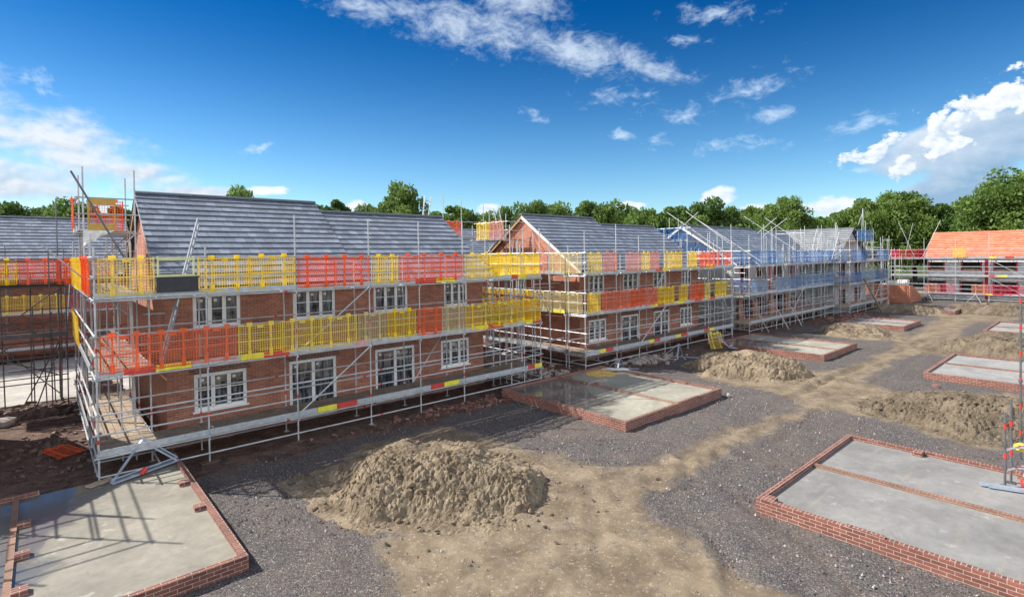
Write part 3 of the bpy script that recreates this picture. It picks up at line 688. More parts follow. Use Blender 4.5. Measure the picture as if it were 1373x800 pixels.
def brick_house(loc, label, win=True):
    h = empty('brick_house', loc); tag(h, label, 'house', 'two storey brick houses under construction')
    L, PX, D1, D2 = 12.3, 6.25, 8.8, 7.7
    RA, RB = (4.4, 8.22), (3.85, 7.79)   # ridge y,z of the two halves
    E = -.28; ZE = 4.93
    low = [(.73,2.27,1.0,2.17,0),(3.65,5.36,.08,2.17,1),(6.93,8.70,.08,2.17,1),(10.0,11.5,1.0,2.17,0)]
    upw = [(.74,2.12,3.62,4.70,0),(3.82,5.36,3.62,4.70,0),(6.9,8.42,3.62,4.70,0),(10.2,11.45,3.62,4.70,0)]
    mb = MB()
    wall_panel(mb, 0, L, -.2, ZE, 0, [w_[:4] for w_ in low+upw])
    # gables, party gable and rear walls
    mb.face([(0,D1,-.2),(0,0,-.2),(0,0,ZE),(0,RA[0],RA[1]-.1),(0,D1,ZE)])
    mb.face([(L,0,-.2),(L,D2,-.2),(L,D2,ZE),(L,RB[0],RB[1]-.1),(L,0,ZE)])
    mb.face([(PX-.05,0,ZE),(PX-.05,D1,ZE),(PX-.05,RA[0],RA[1]-.1)])
    mb.face([(PX-.05,D2,-.2),(PX-.05,D1,-.2),(PX-.05,D1,ZE),(PX-.05,D2,ZE)])
    mb.face([(0,D1,-.2),(0,D1,ZE),(PX-.05,D1,ZE),(PX-.05,D1,-.2)]); mb.face([(PX-.05,D2,-.2),(PX-.05,D2,ZE),(L,D2,ZE),(L,D2,-.2)])
    mb.build('wall', M['brick'], h)
    v = MB(); v.box((.12,.35,.0),(L-.12,.4,ZE-.1)); v.build('room_shade_panel', M['void'], h)  # black panel painted to stand for the unlit rooms inside
    for a, b, c, d, k in low+upw:
        w_ = window(h, a, b, c, d, 0, 3, bool(k))
        s = MB(); s.box((a-.12, -.012, d+.003), (b+.12, .05, d+.215)); s.build('lintel', M['brick_plinth'], w_)
    ra = roof(h, -.22, PX+.12, (E, ZE), RA, (D1-E, ZE), M['roof'], M['ridge'])
    rb = roof(h, PX+.123, L+.42, (E, ZE-.035), RB, (D2-E, ZE-.035), M['roof'], M['ridge'])
    for rg, e, x, m_ in ((RA,(E,ZE),-.19,M['soffit']), (RA,(D1-E,ZE),-.19,M['timber']), (RB,(E,ZE),L+.36,M['soffit']), (RB,(D2-E,ZE),L+.36,M['timber'])): barge(h, x, e, rg, m_)
    f = MB(); f.box((-.2,E+.02,ZE-.2),(L+.3,E+.045,ZE-.01)); f.box((-.2,E+.05,ZE-.2),(L+.3,-.005,ZE-.18)); f.build('fascia', M['soffit'], h)
    g_ = MB()
    for k in range(6):
        a0, a1 = math.pi+math.pi*k/6, math.pi+math.pi*(k+1)/6
        g_.face([(-.2,E-.045+.06*math.cos(a0),ZE-.01+.06*math.sin(a0)),(L+.3,E-.045+.06*math.cos(a0),ZE-.01+.06*math.sin(a0)),(L+.3,E-.045+.06*math.cos(a1),ZE-.01+.06*math.sin(a1)),(-.2,E-.045+.06*math.cos(a1),ZE-.01+.06*math.sin(a1))])
    g_.build('gutter', M['black'], h)
    return h
HY = 19.2
H1 = brick_house((2.8, HY, 0), 'nearest red brick house with grey tiled roof behind yellow and orange guards')
H2 = copy_tree(H1); H2.location = (21.75, HY, 0); H2['label'] = 'second red brick house along the row, its left gable facing the gap'
HM = copy_tree(H1); HM.location = (-15.9, HY, 0); HM['label'] = 'brick house beyond the left edge whose scaffold shades the first slab'
wn = window(H2, 1.0, 1.9, 3.5, 4.45, 0, 2); wn.location = (-.115, 6.1, 0); wn.rotation_euler = (0,0,R(-90))

def deep_house(loc, label):
    h = empty('brick_house', loc); tag(h, label, 'house', 'two storey brick houses under construction')
    L, D = 14, 10.6; RG = (5.3, 8.75); E, ZE = -.28, 4.9
    low = []; upw = []
    mb = MB(); wall_panel(mb, 0, L, -.2, ZE, 0, [w_[:4] for w_ in low+upw])
    for x in (0, L): mb.face([(x,D,-.2),(x,0,-.2),(x,0,ZE),(x,RG[0],RG[1]-.1),(x,D,ZE)])
    mb.face([(0,D,-.2),(0,D,ZE),(L,D,ZE),(L,D,-.2)]); mb.build('wall', M['brick'], h)
    for a, b, c, d, k in low+upw: window(h, a, b, c, d, 0, 3)
    roof(h, -.25, L+.25, (E, ZE), RG, (D-E, ZE), M['roof'], M['ridge'], .38)
    for e in ((E,ZE),(D-E,ZE)):
        for x in (-.2, L+.2): barge(h, x, e, RG, M['soffit'])
    return h
deep_house((-9.5, 43, 0), 'grey roofed house farther back at the left, behind the pale concrete path')
deep_house((32.2, 42, 0), 'distant grey roofed house glimpsed between the two brick houses')

def timber_house(loc, rz, label, L, D, ridge_z, low, upw, wmat, rmat, ridgem, piers, reds=(), gauge=.36):
    h = empty('timber_frame_house', loc, rz); tag(h, label, 'house', 'timber frame houses under construction')
    E, ZE = -.28, 4.95; RG = (D/2, ridge_z)
    mb = MB(); wall_panel(mb, 0, L, -.2, ZE, 0, low+upw, .2)
    for x in (0, L): mb.face([(x,D,-.2),(x,0,-.2),(x,0,ZE),(x,RG[0],RG[1]-.1),(x,D,ZE)])
    mb.face([(0,D,-.2),(0,D,ZE),(L,D,ZE),(L,D,-.2)]); mb.build('membrane_wall', wmat, h)
    if rmat == M['roof']:
        v = MB(); v.face([(-.012,D-.2,ZE-.4),(-.012,.2,ZE-.4),(-.012,.2,ZE),(-.012,RG[0],RG[1]-.22),(-.012,D-.2,ZE)]); v.build('gable_sheet', M['felt_dark'], h)
    v = MB(); v.box((.12,.45,.0),(L-.12,.5,ZE-.1)); v.build('room_shade_sheet', M['void'], h)  # black sheet behind the empty openings, interior shade put into its colour
    for a, b, c, d in low+upw:
        s = MB(); q = .13
        s.box((a-q,-.03,c-q),(a,.05,d+.05)); s.box((b,-.03,c-q),(b+q,.05,d+.05)); s.box((a,-.03,c-q),(b,.05,c)); s.build('cavity_barrier', M['membrane_red'], h)
    for (a, b) in reds:
        s = MB(); s.box((a,-.032,.1),(b,.04,ZE-.1)); s.build('party_barrier', M['membrane_red'], h)
    for (a, b, z1) in piers:
        s = MB(); n = max(1, int(z1/.3)); s.box((a,-.28,-.1),(b,-.16,z1*.7)); s.box((a+.06,-.279,z1*.7+.001),(b-.1,-.161,z1)); s.build('brick_skin', M['brick'], h)
    for a, b, c, d in upw:
        s = MB(); s.box((a+.05,.22,c+.02),(b-.05,.26,c+.2)); s.build('window_board', M['plank'], h)
    roof(h, -.25, L+.25, (E, ZE), RG, (D-E, ZE), rmat, ridgem, gauge, step=.042 if rmat == M['roof'] else .075)
    for e in ((E,ZE),(D-E,ZE)):
        for x in (-.22, L+.2): barge(h, x, e, RG, M['soffit'] if rmat != M['roof_orange'] else M['timber'])
    return h
op = lambda xs, c, d: [(a, b, c, d) for a, b in xs]
timber_house((39.4, HY, 0), 0, 'timber frame house in pale membrane with red strips behind blue guards', 12.2, 8.8, 8.05,
    op([(.9,2.3),(3.6,5.2),(6.9,8.5),(9.9,11.3)], .7, 2.15), op([(.9,2.2),(3.8,5.2),(7.0,8.4),(10,11.2)], 3.6, 4.7), M['membrane'], M['roof'], M['ridge'],
    [(.1,.85,2.3),(2.4,3.5,2.1),(5.3,6.8,1.9),(8.6,9.8,2.2),(11.4,12.1,1.9),(.9,2.3,.65),(3.5,5.3,.5),(6.8,8.6,.6),(9.8,11.4,.55)], [(5.9,6.2)])
FH = timber_house((79, 15.0, 0), R(-90), 'orange pantiled house in grey membrane facing across the far end', 26, 9, 7.85,
    op([(.15,1.65),(3.1,4.9),(5.95,7.75),(10,11.8),(13,14.8)], .75, 2.15), op([(.2,1.5),(3.2,4.8),(6.0,7.7),(10,11.7),(13,14.7)], 3.4, 4.35), M['membrane_far'], M['roof_orange'], M['ridge_orange'], [], [(5.15,5.5)], .40)

def cross_house():
    h = empty('cross_gabled_house', (55, 17.3, 0)); tag(h, 'far house whose pale grey cross gable roof turns towards the slabs', 'house', 'timber frame houses under construction')
    ZE = 5.0
    mb = MB()
    # cross wing x 0..9, y 0..11, ridge along y at x = 4.5 ; main wing x -4..0, y 2..10.5, ridge along x
    mb.face([(0,0,-.2),(9,0,-.2),(9,0,ZE),(4.5,0,7.8),(0,0,ZE)]); mb.face([(9,11,-.2),(0,11,-.2),(0,11,ZE),(4.5,11,7.8),(9,11,ZE)])
    mb.face([(9,0,-.2),(9,11,-.2),(9,11,ZE),(9,0,ZE)]); mb.face([(0,11,-.2),(0,0,-.2),(0,0,ZE),(0,11,ZE)])
    wall_panel(mb, -4, -.002, -.2, ZE, 1.9, [(-3.2,-1.8,.8,2.15),(-3.1,-1.9,3.5,4.6)], .2)
    mb.face([(-4,10.3,-.2),(-4,1.9,-.2),(-4,1.9,ZE),(-4,6.1,7.7),(-4,10.3,ZE)])
    mb.build('membrane_wall', M['membrane'], h)
    for a, b, c, d in ((1.2,2.6,.7,2.1),(5.6,7.2,.7,2.1),(1.2,2.5,3.5,4.6),(5.7,7,3.5,4.6)):
        s = MB(); s.box((a-.12,-.04,c-.12),(b+.12,-.005,d+.1)); s.build('cavity_barrier', M['membrane_red'], h)
        s = MB(); s.box((a,-.06,c),(b,-.041,d)); s.build('opening_shade', M['void'], h)  # solid black box on the wall paints the shade of an open hole
    roof(h, -11.3, .3, (-.3, ZE), (4.5, 8.0), (9.3, ZE), M['roof_light'], M['ridge'], .36, swap=True, off=(0,0))
    roof(h, -4.3, 4.4, (1.62, ZE), (6.1, 7.85), (10.6, ZE), M['roof'], M['ridge'])
    return h
cross_house()
# unroofed garage walls of orange brick
gw = empty('brick_garage_walls', (71, 15, 0)); tag(gw, 'low unroofed orange brick garage walls with a raking right end', 'garage walls')
s = MB(); s.box((0,0,-.1),(.22,6.5,1.95)); s.build('front_wall', M['brick_orange'], gw)
s = MB(); s.v = [(.22,0,-.1),(5.5,0,-.1),(4.6,0,.6),(1.2,0,1.9),(.22,0,1.93),(.22,.22,-.1),(5.5,.22,-.1),(4.6,.22,.6),(1.2,.22,1.9),(.22,.22,1.93)]
s.f = [(0,1,2,3,4),(9,8,7,6,5),(0,5,6,1),(1,6,7,2),(2,7,8,3),(3,8,9,4)]; s.mi = [0]*6; s.build('raked_side_wall', M['brick_orange'], gw)
s = MB(); s.box((.22,6.28,-.1),(5,6.5,1.5)); s.build('far_wall', M['brick_orange'], gw)

# ------------------------------------------------------------------ scaffolds
def tube_obj(parent, name, a, b, r=.0242, mats=None, bands=()):
    mb = MB(); a, b = Vector(a), Vector(b)
    mb.tube(a, b, r)
    for f_ in bands:
        p = a.lerp(b, f_); d = (b-a).normalized()*.045; mb.tube(p-d, p+d, r+.004, mi=1)
    return mb.build(name, mats or [M['tube'], M['tube_red']], parent)
def standard(parent, x, y, z0, z1, mats=None, joints=(), plate=True):
    mb = MB(); mb.tube((x,y,z0), (x,y,z1), .0242, 8)
    for z in joints:
        mb.tube((x,y,z-.035), (x,y,z+.035), .045, 6, mi=0)
    for z in (z0+random.uniform(1.0,1.5), z0+random.uniform(3,3.6)):
        if z < z1: mb.tube((x,y,z-.06), (x,y,z+.06), .029, 6, mi=1)
    if plate: mb.box((x-.075,y-.075,z0), (x+.075,y+.075,z0+.012)); 
    o = mb.build('standard', mats or [M['tube'], M['tube_red']], parent)
    return o
LIFTS = (.85, 2.85, 4.85)
def deck_run(parent, axis, a, b, c0, c1, z, mat):
    """decking of long boards; axis 'x' runs a..b in x, c0..c1 in y"""
    mb = MB(); n = max(1, round((c1-c0)/.235)); wv = (c1-c0)/n
    for k in range(n):
        p, q = c0+wv*k+.006, c0+wv*(k+1)-.006; dz = random.uniform(-.006, .006)
        if axis == 'x': mb.box((a+.01, p, z-.045+dz), (b-.01, q, z+dz))
        else: mb.box((p, a+.01, z-.045+dz), (q, b-.01, z+dz))
    return mb.build('deck', mat, parent)
def toe(parent, a, b, z, mat, h=.17):
    """ribbed board on edge from a to b (x,y)"""
    mb = MB(); a, b = Vector(a+(0,)), Vector(b+(0,)); d = (b-a).normalized(); nrm = Vector((d.y,-d.x,0))
    mid = (a+b)/2
    mb.obox(mid+Vector((0,0,z+h/2)), d*((b-a).length/2-.006), nrm*.014, Vector((0,0,h/2)))
    for k in (.2,.5,.8): mb.obox(mid+nrm*.015+Vector((0,0,z+h*k)), d*((b-a).length/2-.008), nrm*.006, Vector((0,0,.014)))
    return mb.build('toe_board', mat, parent)

GUARD_MESH = {}
def guard_mesh(wd, matk):
    key = (round(wd,2), matk)
    if key in GUARD_MESH: return GUARD_MESH[key]
    mb = MB(); H = 1.02; wide_ = matk in ('blue','paleblue','red'); n = round(wd/(.115 if wide_ else .068)); rows_ = 7 if wide_ else 12
    def strip(x0, x1, z0, z1, y0=-.006, y1=.006): mb.box((x0,y0,z0),(x1,y1,z1))
    for k in range(n+1):
        x = (wd-.02)*k/n; strip(x, x+.0115, .03, H-.05)
    for k in range(rows_+1):
        z = .04+(H-.12)*k/rows_; strip(0, wd, z, z+.0115, -.009, -.0062)
    strip(0, wd, .475, .505, -.012, -.0092); strip(0, .035, .02, H-.03, .0062, .012); strip(wd-.035, wd, .02, H-.03, .0062, .012)
    strip(0, wd, H-.085, H-.06, -.012, -.0092); strip(0, wd, .02, .04, -.012, -.0092)
    for k in (.25, .75):
        strip(wd*k-.075, wd*k+.075, H-.1, H+.03, -.035, -.0125); strip(wd*k-.022, wd*k+.022, .25, H-.1, -.011, -.0091)
        strip(wd*k-.05, wd*k+.05, .0, .24, -.02, -.0125)
    strip(wd*.5-.09, wd*.5+.09, H-.15, H-.05, -.02, -.0125)
    me = bpy.data.meshes.new('mesh_guard'); me.from_pydata(mb.v, [], mb.f); me.materials.append(M['g_'+matk]); me.update()
    GUARD_MESH[key] = me; return me
CN = {'yellow':'yellow','orange':'orange','cream':'faded cream','pink':'backlit pink','blue':'blue','paleblue':'pale blue','red':'crimson'}
def guard(loc, rz, wd, colk, label, group, tilt=0.0):
    o = bpy.data.objects.new('mesh_guard', guard_mesh(wd, colk)); COL.objects.link(o)
    o.location = (loc[0], loc[1], loc[2]+random.uniform(-.02, .03)); o.rotation_euler = (tilt, random.gauss(0, .008), rz+random.gauss(0, .012))
    return tag(o, label, 'guard panel', group)

def scaffold(loc, rz, label, xs, depth=1.3, left=None, right=None, lifts=LIFTS, tops=7.15, colors=None, gdesc='', toe_cols={}, group='tube scaffolds round the houses',
             guards_front={}, guards_left={}, guards_right={}, braces=(), deckm=None, backrow=True, platform=None, mats=None, base=True, decks=True):
    """front run along x (facing -y); left/right = list of y stations of the side returns"""
    s = empty('scaffold', loc, rz); tag(s, label, 'scaffold', group)
    mats = mats or [M['tube'], M['tube_red']]; deckm = deckm or M['deck_plank']
    x0, x1 = xs[0], xs[-1]; rr = random.Random(round(loc[0]*7+loc[1]))
    for k, x in enumerate(xs):
        tz = tops[k % len(tops)] if isinstance(tops, (list, tuple)) else tops
        standard(s, x, 0, 0, tz+rr.uniform(-.06,.06), mats, lifts)
        if backrow: standard(s, x+(.06 if k else .0), depth, 0, lifts[-1]+.55+rr.uniform(-.1,.5), mats, lifts)
    def ledger(a, b): tube_obj(s, 'ledger', a, b, .0242, mats, (.5,) if rr.random() < .7 else (.3,.8))
    for y, off in ((-.03, 1), (depth, 0)):
        for z in lifts:
            ledger((x0-.1, y, z-.09), (x1+.1, y, z-.09))
            if off:
                for g_ in (.5, 1.0): ledger((x0-.12, y, z+g_), (x1+.12, y, z+g_))
            else:
                if z < lifts[-1]:
                    for g_ in (.55, 1.05): ledger((x0+.1, y-.05, z+g_), (x1-.1, y-.05, z+g_))
        if base: ledger((x0, y, .28), (x1, y, .28))
    for z in lifts:
        for x in xs: tube_obj(s, 'transom', (x, -.1, z-.14), (x, depth+.12, z-.14), .0242, mats)
        for k in range(len(xs)-1 if decks else 0):
            deck_run(s, 'x', xs[k]+.0, xs[k+1]-.0, .03, depth-.04, z, deckm)
            a, b = xs[k], xs[k+1]; cuts = [(a, b, M['alu'])]
            for (p, q, mk, zz) in toe_cols.get('front', []):
                if abs(zz-z) < .1:
                    new = []
                    for (ca, cb, cm) in cuts:
                        lo, hi = max(ca, p), min(cb, q)
                        if hi-lo > .1:
                            if lo-ca > .05: new.append((ca, lo, cm))
                            new.append((lo, hi, M[mk]))
                            if cb-hi > .05: new.append((hi, cb, cm))
                        else: new.append((ca, cb, cm))
                    cuts = new
            for ca, cb, cm in cuts: toe(s, (ca, -.065), (cb, -.065), z-.045, cm)
    for bx in braces: tube_obj(s, 'brace', bx[0], bx[1], .0242, mats)
    for side, xa, xb, ys in (('left', x0, x0+depth, left), ('right', x1-depth, x1, right)):
        if not ys: continue
        xo = xa if side == 'left' else xb; xi = xb if side == 'left' else xa; sg = -1 if side == 'left' else 1
        for k, y in enumerate(ys):
            tz = 6.3+rr.uniform(-.3,.5)
            if platform and side == 'left' and platform[0]-.1 <= y <= platform[1]+.1: tz = platform[2]+1.75+rr.uniform(-.3,.3)
            standard(s, xo, y, 0, tz, mats, lifts); standard(s, xi, y, 0, tz if tz > 7.5 else lifts[-1]+.3, mats, lifts)
        ya, yb = 0, ys[-1]
        for xx, outer in ((xo+sg*.03, 1), (xi, 0)):
            for z in lifts:
                ledger((xx, ya-.1, z-.06), (xx, yb+.1, z-.06))
                if outer:
                    for g_ in (.5, 1.0): ledger((xx, ya-.12, z+g_+.035), (xx, yb+.12, z+g_+.035))
            if base: ledger((xx, ya, .33), (xx, yb, .33))
        yy = [depth]+list(ys)
        for z in lifts:
            for y in ys: tube_obj(s, 'transom', (xa-.1, y, z-.12), (xb+.1, y, z-.12), .0242, mats)
            for k in range(len(yy)-1 if decks else 0):
                deck_run(s, 'y', yy[k], yy[k+1], xa+.03, xb-.04, z, M['grey_plank'] if side == 'left' and z < 2 else deckm)
                toe(s, (xo+sg*.065, yy[k]), (xo+sg*.065, yy[k+1]), z-.045, M['alu'] if rr.random() < .8 else M['board_yellow'])
    if platform:
        p0, p1, pz = platform; xa, xb = x0-.1, x0+depth
        deck_run(s, 'y', p0, p1, xa, xb, pz, M['plank'])
        toe(s, (xa-.05, p0), (xa-.05, p1), pz-.045, M['alu'])
        for g_ in (.5, 1.0):
            ledger((xa-.02, p0-.2, pz+g_), (xa-.02, p1+.2, pz+g_)); tube_obj(s, 'ledger', (xa-.1, p0, pz+g_), (xb+.1, p0, pz+g_), .0242, mats)
            tube_obj(s, 'ledger', (xa-.1, p1, pz+g_), (xb+.1, p1, pz+g_), .0242, mats)
        for y in (p0, p1): tube_obj(s, 'transom', (xa-.15, y, pz-.09), (xb+.15, y, pz-.09), .0242, mats)
        for y in (p0, p1): tube_obj(s, 'brace', (xa, y, lifts[-1]+.2), (xb, y, pz-.1), .0242, mats)
    # guards: {lift index: [(start, colour, width), ...]}
    cz, sz = math.cos(rz), math.sin(rz)
    def wpos(x, y, z): return (loc[0]+x*cz-y*sz, loc[1]+x*sz+y*cz, loc[2]+z)
    nm = {0:'bottom', 1:'middle', 2:'top', 3:'roof platform'}
    for face, gd in (('front', guards_front), ('left side', guards_left), ('right side', guards_right)):
        for li, lst in gd.items():
            z = (lifts[li] if li < 3 else platform[2])+.015
            lst = sorted(lst)
            if face == 'left side': lst = lst[::-1]
            for k, (st, ck, wd) in enumerate(lst):
                if face == 'front': loc_, rz_ = wpos(st, -.085, z), rz
                elif face == 'left side': loc_, rz_ = wpos(x0-(.085 if li < 3 else .20), st+wd, z), rz-math.pi/2
                else: loc_, rz_ = wpos(x1+.085, st, z), rz+math.pi/2
                lb = f"{CN[ck]} mesh guard, {ORD[min(k,19)]} from left on the {nm[li]} {'lift' if li<3 else 'deck'} {'front' if face=='front' else face}, {gdesc}"
                guard(loc_, rz_, wd, ck, lb, 'plastic mesh guards hung on the scaffold rails', tilt=rr.uniform(-.012,.03))
    return s
def bluefill(a, b, wd, seed):
    r_ = random.Random(seed)
    return [(q[0], r_.choice(('blue','paleblue','paleblue')), q[2]) for q in fill(a, b, 'blue', wd) if r_.random() < .9]
def fill(a, b, ck, wd=1.23):
    n = max(1, round((b-a)/wd)); w_ = (b-a)/n
    return [(a+w_*k+.01, ck, round(w_-.025, 2)) for k in range(n)]

# nearest house
X0, Y0 = 1.0, 17.14
o = lambda v: v-X0
g3 = fill(.05,1.28,'yellow')+fill(o(3.3),o(6),'yellow',1.35)+fill(o(6.03),o(8.5),'orange',1.25)+fill(o(8.53),o(9.6),'yellow')+fill(o(9.63),o(12.45),'orange',1.4)+fill(o(12.53),o(16.7),'yellow',1.4)
g2 = fill(.05,o(4.25),'orange',1.1)+fill(o(4.28),o(8.0),'yellow',1.24)+fill(o(8.03),o(9.1),'cream')+fill(o(9.13),o(10.3),'yellow')+fill(o(10.33),o(11.4),'orange')+fill(o(11.43),o(12.5),'cream')+fill(o(12.53),o(16.7),'yellow',1.4)
tf = [(.55,1.25,'board_red',2.85),(1.25,2.1,'board_yellow',2.85),(3.35,4.0,'board_yellow',2.85),(4.0,4.75,'board_red',2.85),(6.9,7.4,'board_pink',2.85),(12.05,12.7,'board_yellow',2.85),(12.7,13.5,'board_red',2.85),(14.8,15.2,'board_yellow',2.85),(15.2,15.7,'board_red',2.85),
      (5.6,6.25,'board_yellow',.85),(6.25,6.95,'board_red',.85),(9.9,10.5,'board_red',.85),(10.5,11.2,'board_yellow',.85),(14.9,15.3,'board_red',.85),(15.3,15.75,'board_yellow',.85),
      (9.3,10.2,'board_red',4.85),(10.2,11.1,'board_yellow',4.85),(13.9,14.4,'board_red',4.85),(14.4,14.9,'board_yellow',4.85)]
left_y = [1.3, 3.86, 6.3, 8.8, 11.3]
scaffold((X0, Y0, 0), 0, 'galvanised scaffold round the nearest brick house, roof platform at its left', [0,2.5,5,7.5,9.5,11.5,14.0,14.75,15.75], left=left_y, right=[1.3,3.8,6.3,8.8],
    tops=[6.1,6.2,7.2,7.1,7.15,7.15,7.1,6.9,7.0], toe_cols={'front': tf}, guards_front={2: g3, 1: g2},
    guards_left={2: fill(.1,3.8,'orange',1.25)+fill(3.86,8.8,'yellow',1.24)+fill(8.85,11.2,'yellow',1.2), 1: fill(6.3,11.2,'yellow',1.24)},
    guards_right={2: fill(.1,6.2,'yellow',1.24), 1: fill(.1,3.7,'orange',1.24)+fill(3.75,6.2,'yellow')},
    gdesc='nearest house', platform=(3.86, 6.3, 6.75), braces=[((7.5,-.06,4.8),(5.1,-.06,2.9)), ((7.5,-.06,2.75),(5.1,-.06,.95)), ((9.5,1.36,.2),(11.5,1.36,2.7))])
# second house
X1, Y1 = 20.1, 17.4
o = lambda v: v-X1
g3 = fill(.1,1.3,'yellow')+fill(1.35,2.5,'pink')+fill(o(23.3),o(24.7),'pink')+fill(o(24.72),o(25.5),'yellow')+fill(o(25.53),o(26.5),'pink')+fill(o(27),o(28.9),'yellow',.95)+fill(o(29.5),o(30.6),'yellow')+fill(o(30.9),o(32.8),'orange',.95)
g2 = fill(.05,1.1,'yellow')+fill(1.2,o(26.2),'orange',1.24)+fill(o(26.25),o(28),'yellow',.9)+fill(o(28.5),o(29.5),'yellow')+fill(o(29.7),o(31.4),'orange',.9)+fill(o(31.5),o(32.2),'yellow')+fill(o(32.8),o(34.3),'yellow',.9)
tf = [(1.0,1.5,'board_yellow',.85),(1.5,2.1,'board_red',.85),(5.3,5.8,'board_yellow',.85),(5.8,6.4,'board_red',.85),(8.0,8.6,'board_yellow',.85),(8.6,9.3,'board_red',.85),(11.3,11.9,'board_red',.85),(11.9,12.6,'board_yellow',.85),
      (5.6,6.2,'board_yellow',2.85),(6.2,6.8,'board_red',2.85),(8.2,9.0,'board_yellow',2.85),(10.2,11,'board_red',2.85),(12,12.7,'board_red',2.85),(6.0,6.7,'board_red',4.85),(6.7,7.5,'board_yellow',4.85),(11.8,12.5,'board_yellow',4.85)]
scaffold((X1, Y1, 0), 0, 'tall tube scaffold round the second brick house with mixed yellow and orange guards', [0,2.5,4.5,7,9.5,12,13.9,15.2], left=[1.1,2.4,4.9,7.4,9.9], right=[1.3,3.8,6.3],
    tops=[6.9,7.3,6.8,7.2,7.3,7.1,7.0,6.6], toe_cols={'front': tf}, guards_front={2: g3, 1: g2},
    guards_left={2: fill(.1,2.4,'cream',1.15)+fill(2.5,3.7,'pink')+fill(3.75,5,'cream')+fill(5,9.8,'yellow',1.2), 1: fill(.1,3.7,'cream',1.2)+fill(3.75,9.8,'yellow',1.2), 3: fill(5.85,7.1,'pink')+fill(7.15,8.4,'yellow')},
    guards_right={2: fill(.1,5,'orange',1.24), 1: fill(.1,5,'yellow',1.24)},
    gdesc='second house', platform=(5.8, 8.5, 6.75), braces=[((7.0,-.06,4.8),(5.1,-.06,2.9)), ((7.0,-.06,2.75),(4.6,-.06,.95)), ((13.9,-.06,2.75),(15.2,-.06,.9))])
# blue guarded house
X2 = 37.2
xs3 = [0,2.0,4.5,7.0,9.5,12.0,14.5,16.8]
scaffold((X2, 17.1, 0), 0, 'scaffold with blue guards round the timber frame house', xs3, left=[1.3,3.8,6.3,8.8], right=[1.3,3.8], tops=[7.0,7.4,7.6,7.2,7.5,7.1,7.3,6.6],
    guards_front={2: bluefill(.05,16.7,1.38,4), 1: bluefill(.05,16.7,1.38,5)}, guards_left={2: fill(.1,8.7,'blue',1.4), 1: fill(.1,6.2,'blue',1.4), 3: fill(4.7,6.1,'blue')+fill(6.15,7.5,'blue')},
    gdesc='membrane house', platform=(4.6, 7.6, 6.75), deckm=M['plank'],
    braces=[((0,-.06,2.8),(2.0,-.06,.9)), ((2,-.5,.05),(1.3,-.06,1.3)), ((4.5,-.9,.02),(4.5,-.06,1.5)), ((7,-.9,.02),(7,-.06,1.5)), ((9.5,-.06,2.75),(7.2,-.06,.9)),
            ((.3,5.0,9.0),(.3,-.6,4.9)), ((.3,4.0,8.9),(.3,9.5,4.7)), ((-.3,3.6,8.2),(-.3,-.9,5.2)), ((.6,6.9,9.1),(.6,2.0,5.8)), ((14.3,5.0,9.0),(14.3,-.6,4.9)), ((14.4,4.0,9.0),(14.4,9.5,4.7)), ((14.0,6.9,9.3),(14.0,2.0,5.8)), ((15.2,3.4,8.9),(15.2,8.4,5.4))])
# cross gabled house
scaffold((54.3, 15.9, 0), 0, 'scaffold wrapping the forward corner of the cross gabled house', [0,2.2,4.6,7,9.4,11.8], left=[1.3,3.4], right=[1.3,3.8], tops=[7.0,7.6,8.6,7.9,7.2,7.0],
    guards_front={2: bluefill(.05,11.7,1.38,6), 1: bluefill(.05,11.7,1.38,7)}, guards_left={2: fill(.1,3.3,'blue',1.4), 1: fill(.1,3.3,'blue',1.4)},
    gdesc='cross gable', platform=None, deckm=M['plank'], braces=[((2.2,-.06,8.2),(5.0,.3,9.6)), ((5.2,.3,9.8),(8,-.06,7.0)), ((4.6,.4,4.9),(5.2,.4,9.9)), ((6.1,.4,4.9),(5.3,.4,9.7)), ((2.2,-.06,.9),(4.6,-.06,2.8)), ((7,-.06,.9),(9.4,-.06,2.8))])
def tangle(loc, n, xr, yr, zr, seed, label, mats=None):
    r_ = random.Random(seed); t_ = empty('tube_bracing', loc); tag(t_, label, 'bracing', 'tube bracing of the far scaffolds')
    for k in range(n):
        x, y = r_.uniform(*xr), r_.uniform(*yr); q = r_.random()
        if q < .45: a, b = (x, y, 0.), (x+r_.gauss(0,.05), y, r_.uniform(*zr))
        elif q < .75: z = r_.uniform(.6, zr[1]-.6); L = r_.uniform(1.2, 3.2); a, b = (x, y, z), (x+L, y, z+r_.gauss(0,.03))
        elif q < .88: z = r_.uniform(.6, zr[1]-.6); a, b = (x, y, z), (x, y+r_.uniform(1, 2.4), z)
        else: z = r_.uniform(.3, zr[1]-2.5); L = r_.choice((-1, 1))*r_.uniform(1.4, 2.2); a, b = (x, y, z), (x+L, y+.05, z+r_.uniform(1.8, 2.4))
        tube_obj(t_, 'tube', a, b, .0242, mats or [M['tube'], M['tube_red']])
    return t_
tangle((37.2,17.1,0), 60, (-.6, 16), (-.12, 1.9), (5.2, 8.2), 3, 'extra tube bracing in front of the membrane clad house')
tangle((52.4,16.6,0), 60, (-1.5, 12), (-.3, 2.2), (5.0, 8.6), 4, 'extra tube bracing round the corner of the cross gabled house')
tangle((66.5,17.2,0), 60, (-2, 8), (-1, 4), (4.5, 7.6), 5, 'extra tube bracing left of the orange brick walls')
tangle((33.6,18.0,0), 40, (-.6, 3.0), (-.3, 7), (5.0, 7.6), 6, 'extra tube bracing in the gap after the second brick house')
tangle((16.2,18.3,0), 36, (-.6, 3.4), (0, 8), (4.5, 7.0), 7, 'extra tube bracing in the gap between the two brick houses')
tangle((-3.6,28.2,0), 30, (-.3, 4.4), (-.8, 2.4), (3.5, 6.6), 8, 'dark tube bracing under the walkway scaffold at the left edge', [M['tube_dark'], M['tube_red']])
